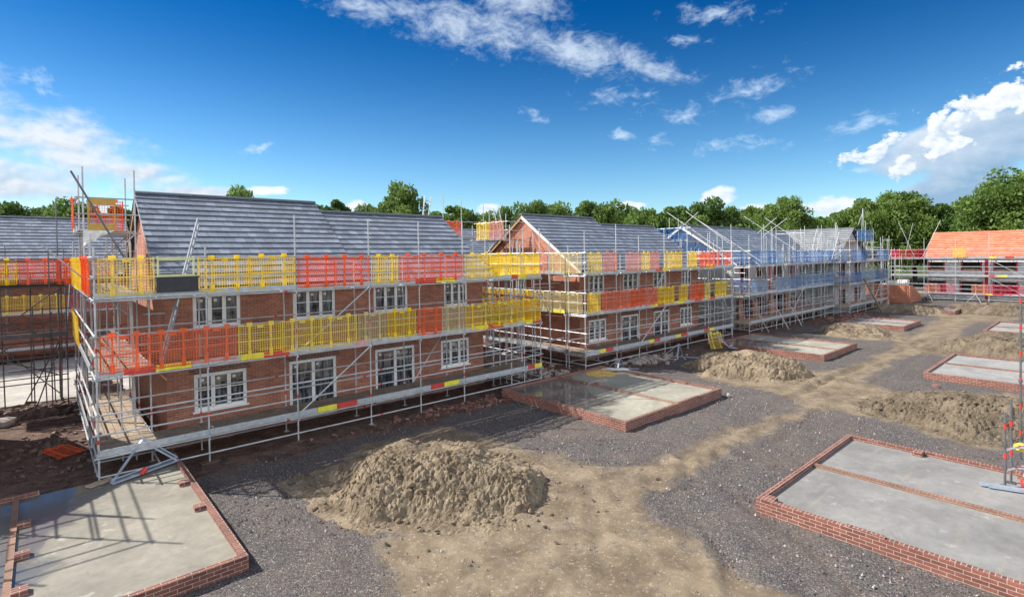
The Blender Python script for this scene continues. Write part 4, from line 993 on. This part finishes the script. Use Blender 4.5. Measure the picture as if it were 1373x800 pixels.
tangle((1.0,18.2,0), 26, (-.12, 1.4), (.3, 9.5), (4.5, 7.0), 9, 'extra tube bracing along the left gable of the nearest house')
gp = empty('gable_platform', (54.3, 15.9, 0)); tag(gp, 'small blue guarded platform high on the gable of the cross gabled house', 'platform')
deck_run(gp, 'x', 2.2, 7, .2, 1.2, 6.75, M['plank'])
for z in (7.25, 7.75): tube_obj(gp, 'rail', (2.0,.12,z), (7.2,.12,z))
for k, (a, c_k, w_) in enumerate(fill(2.25, 7, 'blue', 1.5)): guard((54.3+a, 15.9+.06, 6.77), 0, w_, 'blue', f'blue mesh guard, {ORD[k]} from left on the high gable platform', 'plastic mesh guards hung on the scaffold rails')
# open tube tower between the cross gabled house and the orange roofed house
scaffold((66.6, 18.5, 0), 0, 'dense unguarded scaffold filling the gap left of the orange brick walls', [0,1.6,3.2,4.8,6.4], left=[1.3,2.6], tops=[6.6,7.2,6.4,7.0,6.2], deckm=M['plank'], mats=[M['tube_dark'], M['tube_red']], braces=[((0,-.06,.9),(1.6,-.06,2.8)), ((1.6,-.06,2.9),(3.2,-.06,4.8)), ((3.2,-.06,.9),(4.8,-.06,2.8)), ((4.8,1.3,.9),(6.4,1.3,4.8))])
# far orange roofed house
scaffold((77.4, 18.2, 0), R(-90), 'scaffold with crimson guards along the orange roofed house', [0,3.2,6.05,8.9,11.75,14.6,17.4], left=[1.3,3.6], tops=[6.2,7.2,7.0,7.6,7.3,7.4,7.0],
    guards_front={2: fill(.1,3.1,'red',1.45), 0: [q if k % 3 else (q[0], 'pink', q[2]) for k, q in enumerate(fill(3.3,17.2,'red',1.42)) if k % 5 != 2]}, guards_left={2: fill(.1,3.5,'red',1.5)}, gdesc='orange roof',
    toe_cols={'front': [(8.9,9.5,'board_yellow',4.85),(10.2,10.9,'board_red',4.85),(8.9,9.4,'board_red',2.85),(9.6,10.4,'board_yellow',2.85),(9.3,10.1,'board_red',.85),(8.6,9.2,'board_yellow',.85),(11.8,12.6,'board_red',.85),(6.1,6.9,'board_pink',4.85),(3.9,4.7,'board_pink',4.85)]},
    deckm=M['deck_plank'], braces=[((8.9,-.06,2.7),(11.6,-.06,.9)), ((8.9,-.06,4.7),(11.6,-.06,2.9)), ((3.0,-1.2,0),(3.6,-.06,.85)), ((4.2,-1.2,0),(3.6,-.06,.85)), ((7.2,-1.2,0),(7.8,-.06,.85)), ((8.4,-1.2,0),(7.8,-.06,.85)), ((1.2,.6,4.9),(2.0,.6,9.0)), ((2.9,.6,4.9),(4.2,3,9.3)), ((2.2,.6,4.9),(.6,.6,9.2))])
guard((77.2, 12.35, 4.9), R(-90), 1.1, 'yellow', 'yellow mesh guard on the top lift below the orange roof', 'plastic mesh guards hung on the scaffold rails')
# scaffold of the house beyond the left edge, and its rear walkway seen past the first house
scaffold((-6.5, 17.14, 0), 0, 'scaffold end beyond the left edge casting rail shadows on the wet slab', [0,2.0,4.0], right=[1.3,3.8,6.3], tops=[6.2,6.5,6.6], gdesc='left house', decks=False)
ws = empty('walkway_scaffold', (-3.6, 28.4, 0)); tag(ws, 'dark tube walkway scaffold with orange guards behind the first scaffold', 'scaffold', 'tube scaffolds round the houses')
dk = [M['tube_dark'], M['tube_red']]
for x, tz in ((0,7.2),(2.05,6.6),(4.1,8.35)):
    for y in (0, 1.3): standard(ws, x, y, 0, tz if y == 0 else 6.1, dk, (2.85,4.85))
for y in (-.03, 1.3):
    for z in (1.0, 2.9, 4.76, 5.35, 5.86, 6.2): tube_obj(ws, 'ledger', (-.3,y,z), (4.4,y,z), .0242, dk, (.4,))
for x in (0,2.05,4.1): tube_obj(ws, 'transom', (x,-.2,4.7), (x,1.5,4.7), .0242, dk)
deck_run(ws, 'x', -.3, 4.3, .03, 1.26, 4.85, M['darkwood']); toe(ws, (-.3,-.065), (4.3,-.065), 4.8, M['black'])
for z in (2.0, 3.4, 3.9): tube_obj(ws, 'ledger', (-.3,-.05,z), (4.5,-.05,z), .0242, dk, (.4,))
deck_run(ws, 'x', -.3, 4.3, .03, 1.26, 2.85, M['darkwood']); toe(ws, (-.3,-.065), (4.3,-.065), 2.8, M['tube_dark'])
for a, b in (((4.1,1.3,.2),(2.0,1.3,2.7)), ((2.05,-.06,2.9),(4.1,-.06,4.7)), ((4.3,.2,2.4),(4.6,4.5,4.7)), ((0,-.06,4.7),(4.1,-.06,2.6)), ((0,-.06,.6),(2.6,-.06,2.5)), ((2.0,-.06,2.2),(4.1,-.06,1.2)), ((4.1,0,2.4),(3.3,-.9,.02)), ((4.1,0,2.6),(2.9,-.3,.02))): tube_obj(ws, 'brace', a, b, .0242, dk)
for k, (a, c_k, w_) in enumerate(fill(-.3,1.7,'orange',1.0)+fill(1.72,2.9,'yellow')+fill(2.93,4.0,'orange')+fill(4.02,4.5,'orange')):
    guard((-3.6+a, 28.32, 4.87), 0, w_, c_k, f'{CN[c_k]} mesh guard, {ORD[k]} from left on the dark walkway scaffold', 'plastic mesh guards hung on the scaffold rails')
scaffold((-9, 41, 0), 0, 'scaffold along the house farther back at the left', [0,2.5,5,7.5,10,12.5], tops=[6.4,6.8,6.3,6.7,6.5,6.9], deckm=M['darkwood'], mats=dk, guards_front={1: fill(.1,10,'yellow',1.4)+fill(10.1,12.4,'red',1.15), 2: fill(.1,12.4,'orange',1.4)}, gdesc='back house')
# rear platform seen over the gap
scaffold((17.5, 27.9, 0), 0, 'rear corner scaffold with an orange guarded deck seen over the gap', [0,1.4,2.8,4.6], lifts=(2.85,4.85,7.0), tops=[9.2,9.7,9.4,9.3], guards_front={2: fill(.1,2.7,'orange',1.25)}, gdesc='rear corner')

# ------------------------------------------------------------------ things on and round the scaffolds
def ladder(p, q, wd, label, mats=(None,), sd=(1,0,0)):
    l = empty('ladder', p); tag(l, label, 'ladder'); p, q = Vector(p), Vector(q); d = q-p; L = d.length
    side = Vector(sd); side = (side-d.normalized()*side.dot(d.normalized())).normalized()
    for sgn in (-1, 1):
        mb = MB(); mb.bar(side*sgn*wd/2, d+side*sgn*wd/2, .03, .075); mb.build('stile', mats[0] or M['alu'], l)
    mb = MB(); n = int(L/.27)
    for k in range(1, n): c = d*k/n; mb.tube(c-side*wd/2, c+side*wd/2, .016, 5)
    mb.build('rungs', mats[0] or M['alu'], l)
    return l
ladder((2.45,17.6,2.9), (3.75,19.2,7.0), .38, 'long ladder leaning from the middle lift up to the roof of the nearest house', sd=(.35,1,0))
ladder((17.1,27.4,7.0), (17.5,27.4,9.4), .4, 'short ladder standing by the orange guarded rear deck')
ladder((20.6,24.2,6.75), (20.3,24.4,8.6), .4, 'ladder above the gable platform of the second house')
b_ = MB(); b_.bar((59.0,14.6,.0),(57.6,15.7,3.2),.24,.04); tag(b_.build('plank_ramp', M['plank']), 'weathered board leaning up the scaffold of the cross gabled house', 'board')
# ladder gate and black board in the top lift
lg = empty('ladder_gate', (2.33, 17.05, 4.9)); tag(lg, 'pale green ladder gate in the gap of the top guards', 'gate')
f = MB(); f.box((0,-.02,.05),(.04,.02,1.0)); f.box((.84,-.02,.05),(.88,.02,1.0)); f.box((.04,-.02,.88),(.84,.02,.97)); f.box((.04,-.02,.44),(.84,.02,.5)); f.build('frame', M['palegreen'], lg)
bb = MB(); bb.box((2.3,16.96,4.92),(3.28,16.985,5.32)); bb.box((2.27,16.955,5.30),(3.31,16.99,5.335)); tag(bb.build('black_board', M['black']), 'black board fixed below the pale ladder gate', 'board')
# loading gate at roof level
gt = empty('loading_gate', (1.1, 21.0, 6.75)); tag(gt, 'ochre loading gate on the roof level platform', 'gate')
f = MB(); f.box((.0,-.02,0),(.04,.02,1.0)); f.box((.66,-.02,0),(.70,.02,1.0)); f.box((.04,-.015,.8),(.66,.015,1.0)); f.box((.04,-.015,.0),(.66,.015,.2)); f.build('frame', M['straw'], gt)
f = MB(); f.tube((.04,.0,.5),(.66,0,.5),.014); f.build('mid_rail', M['straw'], gt)
guard((1.15, 21.6, 6.77), 0, .9, 'orange', 'orange mesh guard behind the ochre loading gate', 'plastic mesh guards hung on the scaffold rails')
guard((.78, 22.6, 6.77), R(-90), 1.2, 'orange', 'orange mesh guard on the open side of the roof platform', 'plastic mesh guards hung on the scaffold rails')
rk = MB(); rk.tube((.68,19.6,8.35),(1.95,19.6,5.7),.03,6); tag(rk.build('raking_tube', M['tube_dark']), 'dark raking tube crossing the tower at the near left', 'tube')
def blobmesh(name, c, r, mat, label, cat, seed, group=None, flat=1.0):
    mb = MB(); n, k = 10, 7; vs_ = []
    for i in range(k+1):
        th = math.pi*i/k
        for j in range(n):
            ph = 2*math.pi*j/n; d = Vector((math.sin(th)*math.cos(ph), math.sin(th)*math.sin(ph), math.cos(th)))
            q = 1+.35*noise.noise(d*1.7+Vector((seed,seed,0))); vs_.append((d.x*r[0]*q, d.y*r[1]*q, max(-r[2]*.7, d.z*r[2]*q)))
    mb.v = vs_
    for i in range(k):
        for j in range(n): mb.f.append((i*n+j, i*n+(j+1)%n, (i+1)*n+(j+1)%n, (i+1)*n+j)); mb.mi.append(0)
    ob = mb.build(name, mat, smooth=True, loc=c); tag(ob, label, cat, group); return ob
sh = MB(); NX, NZ = 14, 8
for i in range(NX+1):
    for j in range(NZ+1):
        u, v_ = i/NX, j/NZ; x = .98+.78*u*(1-.35*v_); z = 6.74-v_*(.5-.34*u)
        sh.v.append((x, 20.86-.05*v_+.05*math.sin(u*17+v_*2)*(.4+v_)+.04*noise.noise(Vector((u*5, v_*4, 2))), z+.02*math.sin(u*9)*v_))
for i in range(NX):
    for j in range(NZ): sh.f.append((i*(NZ+1)+j, (i+1)*(NZ+1)+j, (i+1)*(NZ+1)+j+1, i*(NZ+1)+j+1)); sh.mi.append(0)
tag(sh.build('sheet', M['sack'], smooth=True), 'white sheet draped below the roof platform at the near left', 'sheet')
blobmesh('sack', (-1.15,26.1,.1), (.4,.45,.2), M['rubble'], 'pale sack slumped on the dark ground at the left edge', 'sack', 5)
# steel triangular bracket on the wet slab
tb = empty('steel_bracket', (1.2,16.75,.22)); tag(tb, 'triangular steel bracket lying against the corner of the wet slab', 'bracket')
A, B, C3 = Vector((0,-.2,.04)), Vector((1.5,.35,.08)), Vector((.72,.45,.78))
for nm_, p, q in (('lower_plate', A, B), ('upper_plate', B, C3), ('strut', C3, A)):
    f = MB(); f.bar(p, q, .05 if nm_ == 'strut' else .16, .04); 
    if nm_ != 'strut':
        dd = (q-p); 
        f.bar(p+Vector((0,-.0,.085)), q+Vector((0,0,.085)), .03, .03)
    f.build(nm_, M['steelblue'], tb)
f = MB(); f.tube(A.lerp(B,.42)+Vector((0,-.09,0)), A.lerp(B,.5)+Vector((0,-.09,.1)), .06, 6); f.build('red_coupler', M['tube_red'], tb)
pk = MB(); pk.bar((.75,16.75,.24),(1.25,17.0,.24),.2,.04); tag(pk.build('sole_board', M['plank']), 'short brown sole board under the corner standard', 'board', 'sole boards under standards')
for x in (3.5, 6.0): 
    pk = MB(); pk.bar((x-.25,17.1,.02),(x+.25,17.18,.02),.22,.04); tag(pk.build('sole_board', M['darkwood']), 'dark sole board under the second standard' if x == 3.5 else 'dark sole board under the third standard', 'board', 'sole boards under standards')
# guards lying about
guard((.3,20.3,.05), R(25), .7, 'orange', 'orange mesh guard lying flat on the shaded ground at the left', 'loose guards on the ground', tilt=R(-86))
guard((30.0,16.1,.02), R(-25), .95, 'yellow', 'yellow mesh guard leaning at the foot of the second scaffold', 'loose guards on the ground', tilt=R(-22))
# bundles of bent steel straps
def frame_junk(c, label, seed, s=.7):
    r_ = random.Random(seed); t_ = empty('scrap_tripod', c); tag(t_, label, 'steel scrap', 'loose steel scrap on the ground')
    ap = Vector((0,0,s)); feet = [Vector((s*1.1*math.cos(a), s*1.1*math.sin(a), .03)) for a in (.3, 1.9, 3.6, 5.1)]
    for f_ in feet[:3]: mb = MB(); mb.bar(ap, f_, .07, .03); mb.build('leg', M['steelblue'], t_)
    for i in range(2): mb = MB(); mb.bar(feet[i]+Vector((-.3,-.1,0)), feet[i+2]+Vector((.3,-.3,0)), .09, .04); mb.build('cross_bar', M['steelblue'], t_)
    return t_
frame_junk((26.6,16.2,0), 'tripod of bluish steel straps in front of the second house', 3, .75)
frame_junk((21.9,16.7,0), 'tangled pale steel frame beside the yellow sand', 5, .5)
bm_ = empty('steel_channel', (30.6,14.9,.0)); tag(bm_, 'bent silver steel channel on the edge of the raised slab', 'steel channel')
f = MB(); f.bar((-.2,1.0,.75),(.1,.4,.15),.3,.05); f.build('bent_end', M['steelblue'], bm_)
f = MB(); f.bar((.1,.4,.15),(1.0,-1.7,.12),.28,.05); f.bar((.1,.4,.25),(1.0,-1.7,.22),.04,.1); f.build('flange', M['steelblue'], bm_)
def patch(c, rx, ry, h, name, mat, label, cat, seed):
    mb = MB(); n = 26; k = 7; mb.v.append((0,0,h))
    for i in range(1, k+1):
        for j in range(n):
            an = 2*math.pi*j/n; q = 1+.45*noise.noise(Vector((math.cos(an)*1.8+seed, math.sin(an)*1.8, seed)))
            mb.v.append((rx*q*i/k*math.cos(an), ry*q*i/k*math.sin(an), h*(1-(i/k)**2)*(1+.6*noise.noise(Vector((i*.9, j*.7, seed))))-(.02 if i == k else 0)))
    for j in range(n): mb.f.append((0, 1+j, 1+(j+1)%n)); mb.mi.append(0)
    for i in range(k-1):
        for j in range(n): mb.f.append((1+i*n+j, 1+(i+1)*n+j, 1+(i+1)*n+(j+1)%n, 1+i*n+(j+1)%n)); mb.mi.append(0)
    return tag(mb.build(name, mat, loc=c), label, cat)
patch((19.5,15.9,.24), .9, .75, .07, 'sand_pile', M['sandpile'], 'thin spread of yellow sand on the back corner of the striped slab', 'sand', 4)
pp = empty('pipe_bundle', (20.1,15.6,.3)); tag(pp, 'short bundle of grey pipes beside the yellow sand', 'pipes')
for k in range(3): f = MB(); f.tube((-.1,.5-.14*k,.05),(.55,-.1-.14*k,.05),.05,8); f.build('pipe', M['tube'], pp)
# rubble scatters
def rubble(c, rx, ry, n, mat, label, seed, smax=.14):
    r_ = random.Random(seed); mb = MB()
    for k in range(n):
        x, y = r_.gauss(0, rx*.5), r_.gauss(0, ry*.5); s = .03+(smax-.03)*r_.random()**2; a = r_.random()*6.28
        mb.obox((x, y, s*.4), (math.cos(a)*s, math.sin(a)*s, r_.uniform(-.3,.3)*s), (-math.sin(a)*s*.55, math.cos(a)*s*.55, r_.uniform(-.2,.2)*s), (r_.uniform(-.2,.2)*s, 0, s*.45))
    return tag(mb.build('rubble', mat, loc=c), label, 'rubble', kind='stuff')
rubble((25.0,17.0,0), 2.0, .9, 260, M['rubble'], 'pale broken rubble under the second scaffold', 2)
rubble((12.5,16.6,0), 4.0, .8, 220, M['brick_plinth'], 'broken bricks along the foot of the first scaffold', 3, .11)
rubble((18.0,21.0,0), 1.6, 4, 520, M['rubble'], 'broken brick and block between the two brick houses', 4, .2)
rubble((18.6,19.5,0), 1.3, 3, 260, M['brick_plinth'], 'red brick rubble between the two brick houses', 5, .14)
rubble((-.5,27.5,0), 2.2, 1.2, 260, M['darkrubble'], 'dark rubble below the dark walkway scaffold', 6, .2)
rubble((.3,21.5,0), 1.6, 2.8, 200, M['darkrubble'], 'earth and broken bits on the ground left of the first house', 7, .1)
rubble((27.6,4.8,0), 1.6, 1.0, 14, M['brick_plinth'], 'a few loose bricks between the soil heap and the small slab', 8, .16)
rubble((8,10.5,0), 4, 4, 120, M['darkrubble'], 'stones scattered round the big soil heap', 9, .05)
rubble((52,15,0), 5, 1.5, 200, M['brick_plinth'], 'red spoil under the far scaffold', 10, .22)
for k, (x, y, h_) in enumerate(((73.2,17.2,2.6),(74.6,18.0,2.2),(75.6,16.6,2.4),(72.6,19.0,1.6))):
    p_ = empty('block_pallet', (x,y,0)); tag(p_, 'pale wrapped pallet stack behind the orange brick garage walls', 'pallet', 'wrapped pallet stacks')
    f = MB(); f.box((-.6,-.5,0),(.6,.5,.13)); f.build('pallet_base', M['plank'], p_)
    f = MB(); n = int(h_/.45)
    for q in range(n): e = .02*((q*7+k) % 3); f.box((-.58+e,-.48+e,.135+q*.45),(.58-e,.48-e,.135+q*.45+.43))
    f.build('wrapped_blocks', M['sack'], p_)
# right edge tower
tw = empty('access_tower', (17.1,1.7,.2)); tag(tw, 'slim access tower of red banded tubes at the right edge', 'access tower')
for (x, y, z1) in ((-.15,.05,1.75),(.22,-.02,2.0),(.95,-.35,2.3),(2.3,.0,4.35),(1.1,-1.3,4.2)): 
    mb = MB(); mb.tube((x,y,0),(x,y,z1),.0242,8)
    for q in range(int(z1/.55)): mb.tube((x,y,.4+q*.55),(x,y,.47+q*.55),.042,6,mi=0)
    for q in range(int(z1/.7)): mb.tube((x,y,.65+q*.7),(x,y,.78+q*.7),.029,6,mi=1)
    mb.box((x-.08,y-.08,0),(x+.08,y+.08,.012)); mb.build('standard', [M['tube_dark'], M['tube_red']], tw)
for z in (.35, .85): tube_obj(tw, 'ledger', (-.15,.05,z), (.95,-.35,z), .0242, [M['tube'], M['tube_red']], (.5,)); tube_obj(tw, 'ledger', (.22,-.02,z), (1.1,-1.3,z), .0242)
f = MB()
for k in range(12): f.box((.0+.07*k,-.31,.38),(.015+.07*k,-.30,.8))
for k in range(7): f.box((.0,-.315,.38+.068*k),(.8,-.311,.395+.068*k))
f.build('mesh_panel', M['tube_red'], tw)
f = MB(); f.box((-.1,-.9,.3),(1.2,-.25,.34)); f.build('deck', M['alu'], tw)
bm2 = empty('lattice_beam', (16.55,2.0,.2)); tag(bm2, 'aluminium beam lying on the right slab by the tower foot', 'beam')
for nm_, dy in (('chord', 0), ('chord', -.16)): f = MB(); f.bar((0,dy+.15,.06),(.55,-1.5+dy,.06),.05,.08); f.build(nm_, M['steelblue'], bm2)
f = MB()
for k in range(9): q = k/9; f.bar((.55*q,.15-1.65*q,.06),(.55*(q+.08),-.01-1.65*(q+.06),.06),.03,.03)
f.build('lattice', M['steelblue'], bm2)
blobmesh('cover', (17.75,1.55,.98), (.3,.12,.08), M['board_yellow'], 'yellow cover lying on the rail of the access tower', 'cover', 8)
blobmesh('fuel_can', (17.0,1.38,.36), (.16,.12,.14), M['tube_red'], 'red can beside the foot of the access tower', 'can', 9)
blobmesh('block', (20.6,10.35,.06), (.12,.09,.09), M['rubble'], 'pale block at the right corner of the striped slab', 'block', 12)

# ------------------------------------------------------------------ trees
def leaf_mat(name, a, b2):
    m, nt, b, out = nmat(name); t = NT(nt)
    at = t.n('ShaderNodeAttribute', attribute_name='tone'); s = t.n('ShaderNodeSeparateColor'); t.link(at.outputs['Color'], s.inputs[0])
    oi = t.n('ShaderNodeObjectInfo')
    f = t.math('ADD', t.math('MULTIPLY', s.outputs[0], .65), t.math('MULTIPLY', oi.outputs['Random'], .55), clamp=True)
    c = t.mix(f, a, b2)
    t.link(c, b.inputs['Base Color']); b.inputs['Roughness'].default_value = .6; b.inputs['Specular IOR Level'].default_value = .3
    tr = t.n('ShaderNodeBsdfTranslucent'); t.link(c, tr.inputs[0])
    mx = t.n('ShaderNodeMixShader'); mx.inputs[0].default_value = .38; t.link(b.outputs[0], mx.inputs[1]); t.link(tr.outputs[0], mx.inputs[2]); t.link(mx.outputs[0], out.inputs[0])
    return m
LEAF = leaf_mat('broadleaf', (.04, .088, .02), (.165, .255, .055))
def crown_mesh(seed, rx, h, z0, npuff, per, ls):
    per = int(per*1.7); ls = ls*.78
    """crown of leaf clusters from z0 to h; unit in metres"""
    r_ = np.random.default_rng(seed); P = []; T = []
    cz, hz = (z0+h)/2, (h-z0)/2
    for k in range(npuff):
        while True:
            d = r_.normal(size=3); d /= np.linalg.norm(d)
            if d[2] > -.75: break
        rad = r_.uniform(.35, 1.0)**.6
        c = np.array([d[0]*rx*rad*.86, d[1]*rx*rad*.86, cz+d[2]*hz*rad*.88])
        pr = r_.uniform(.16, .34)*rx*(1.15-.35*rad); tone = np.clip(r_.normal(.5, .22), 0, 1)
        q = r_.normal(size=(per, 3)); q /= np.linalg.norm(q, axis=1)[:, None]
        q[:, 2] *= .72
        rr_ = pr*r_.uniform(.55, 1.12, per)[:, None]
        P.append(c+q*rr_); T.append(np.clip(tone+r_.normal(0, .14, per), 0, 1))
    P = np.concatenate(P); T = np.concatenate(T); n = len(P)
    a = r_.normal(size=(n, 3)); a /= np.linalg.norm(a, axis=1)[:, None]
    b = np.cross(a, r_.normal(size=(n, 3))); b /= np.linalg.norm(b, axis=1)[:, None]
    s = ls*r_.uniform(.6, 1.3, n)[:, None]
    V = np.stack([P-a*s-b*s*.3, P+b*s*.55, P+a*s+b*s*.25, P-b*s*.6], 1).reshape(-1, 3)
    me = bpy.data.meshes.new('crown'); me.vertices.add(4*n); me.vertices.foreach_set('co', V.ravel())
    me.loops.add(4*n); me.loops.foreach_set('vertex_index', np.arange(4*n, dtype=np.int32))
    me.polygons.add(n); me.polygons.foreach_set('loop_start', np.arange(0, 4*n, 4, dtype=np.int32)); me.polygons.foreach_set('loop_total', np.full(n, 4, dtype=np.int32))
    me.update(calc_edges=True)
    cc = me.color_attributes.new('tone', 'FLOAT_COLOR', 'POINT'); tt = np.repeat(T, 4)
    cc.data.foreach_set('color', np.stack([tt, tt, tt, np.ones_like(tt)], 1).astype(np.float32).ravel())
    me.materials.append(LEAF); return me
def trunk_mesh(seed, h, r):
    mb = MB(); r_ = random.Random(seed)
    def limb(p, d, L, ra, rb, n=3):
        for k in range(n):
            q = p+d*L/n; mm_ = ra+(rb-ra)*k/n
            mb.tube(p, q, mm_, 7, cap=False); p = q; d = (d+Vector((r_.uniform(-.2,.2), r_.uniform(-.2,.2), .05))).normalized()
        return p
    top = limb(Vector((0,0,-.2)), Vector((0,0,1)), h*.55, r, r*.6)
    for k in range(7):
        an = k*.9+r_.random(); limb(Vector((0,0,h*r_.uniform(.28,.55))), Vector((math.cos(an), math.sin(an), r_.uniform(.5,1.2))).normalized(), h*r_.uniform(.2,.34), r*.45, r*.12)
    me = bpy.data.meshes.new('trunk'); me.from_pydata(mb.v, [], mb.f); me.materials.append(M['bark']); me.update(); return me
CR = [crown_mesh(s, rx, 10, z0, npf, 125, .30) for s, rx, z0, npf in ((1,4.6,1.4,64),(2,5.4,1.2,74),(3,4.0,1.8,56),(4,5.0,1.0,66),(5,3.4,2.2,44))]
BIG = [crown_mesh(s, rx, 10, z0, npf, 160, .20) for s, rx, z0, npf in ((11,4.6,1.0,105),(12,5.2,.8,115))]
TR = [trunk_mesh(s, 10, .24) for s in (1,2,3)]
def tree(az, D, h, kind, wscale=1.0, label=''):
    x, y = D*math.cos(R(az)), D*math.sin(R(az)); k = h/10.
    t_ = empty('broadleaf_tree', (x, y, 0), random.random()*6.28); t_.scale = (k*wscale, k*wscale, k)
    tag(t_, label, 'tree', 'trees along the edge of the site')
    me_ = BIG[kind-10] if kind >= 10 else CR[kind]
    c = bpy.data.objects.new('crown', me_); COL.objects.link(c); c.parent = t_
    c = bpy.data.objects.new('trunk', TR[random.randrange(3)]); COL.objects.link(c); c.parent = t_
# azimuth, slope of the top as seen from the site, distance, crown kind, width, place words
TREES = [(94,.083,105,0,1,'first at the far left'),(91.2,.088,112,1,.9,'second from the left, above the far left roof'),(88.3,.090,104,3,.9,'third from the left, above the far left roof'),(85.6,.088,110,2,1,'behind the ochre loading gate'),(82.5,.083,108,0,.9,'between the loading gate and the nearest gable'),(79.0,.088,112,1,.9,'hidden low behind the nearest gable'),
 (75.7,.121,95,3,.62,'round top rising over the nearest ridge at its left'),(73,.103,105,2,.7,'low top beside the round one over the nearest ridge'),(70.6,.103,118,4,.7,'small tip over the middle of the nearest ridge'),(67.3,.111,100,2,.75,'wispy top over the step of the nearest roof'),(64,.095,110,3,.9,'low crown right of the roof step'),(60.6,.137,92,3,.66,'tallest lone crown over the lower half of the nearest roof'),
 (57.6,.092,108,0,.9,'low crown right of the lone tall tree'),(55.2,.100,110,2,1,'behind the orange guarded rear deck'),(52.6,.092,104,1,.8,'behind the ladders over the gap'),(50.2,.086,106,0,.8,'left of the second gable'),(47.9,.097,100,3,.8,'just left of the second ridge'),(45.3,.109,102,1,.75,'dome over the left of the second roof'),
 (42.8,.095,96,2,.9,'lower yellowish crown over the second roof'),(40.3,.109,100,0,.85,'dome over the middle of the second roof'),(37.6,.098,104,3,.8,'over the right half of the second roof'),(35.2,.090,98,1,.7,'over the end of the second roof'),(32.8,.090,104,2,1,'left of the crossed verge tubes'),(30.4,.096,100,0,.85,'behind the crossed verge tubes'),
 (28.0,.096,102,3,.85,'over the left of the blue guarded roof'),(25.9,.086,108,1,.7,'over the middle of the blue guarded roof'),(23.6,.090,104,0,.75,'over the right of the blue guarded roof'),(21.5,.096,100,10,.8,'tall crown beyond the blue guarded roof'),(19.3,.062,118,2,1.1,'low crown under the white cloud'),(17.2,.064,120,1,1.0,'low crown left of the pair of big trees'),
 (15.4,.074,104,10,.9,'left shoulder of the big dense tree'),(13.6,.096,106,11,.85,'big dense tree right of the cross gable'),(11.6,.092,110,10,.9,'right half of the big dense clump'),(9.6,.072,128,1,1.0,'darker tree set back between the two big clumps'),(7.9,.080,112,11,.8,'left part of the clump over the orange roof'),(6.1,.098,104,10,.85,'tall tree over the orange roof'),(4.5,.116,100,11,.9,'tallest tree at the right edge'),(2.5,.110,102,10,.9,'tree cut by the right edge')]
for az, sl, D, kd, wsx, wd in TREES:
    tree(az, D, 5.79+D*sl*.985, kd, wsx, 'leafy green tree, '+wd)
for k, az in enumerate(np.arange(1.5, 97, 2.9)):
    D = 125+8*math.sin(k*2.1); tree(az, D, 5.79+D*(.062+.008*math.sin(k*1.7)), k % 5, 1.25, 'understorey tree filling the wooded edge behind the front row')
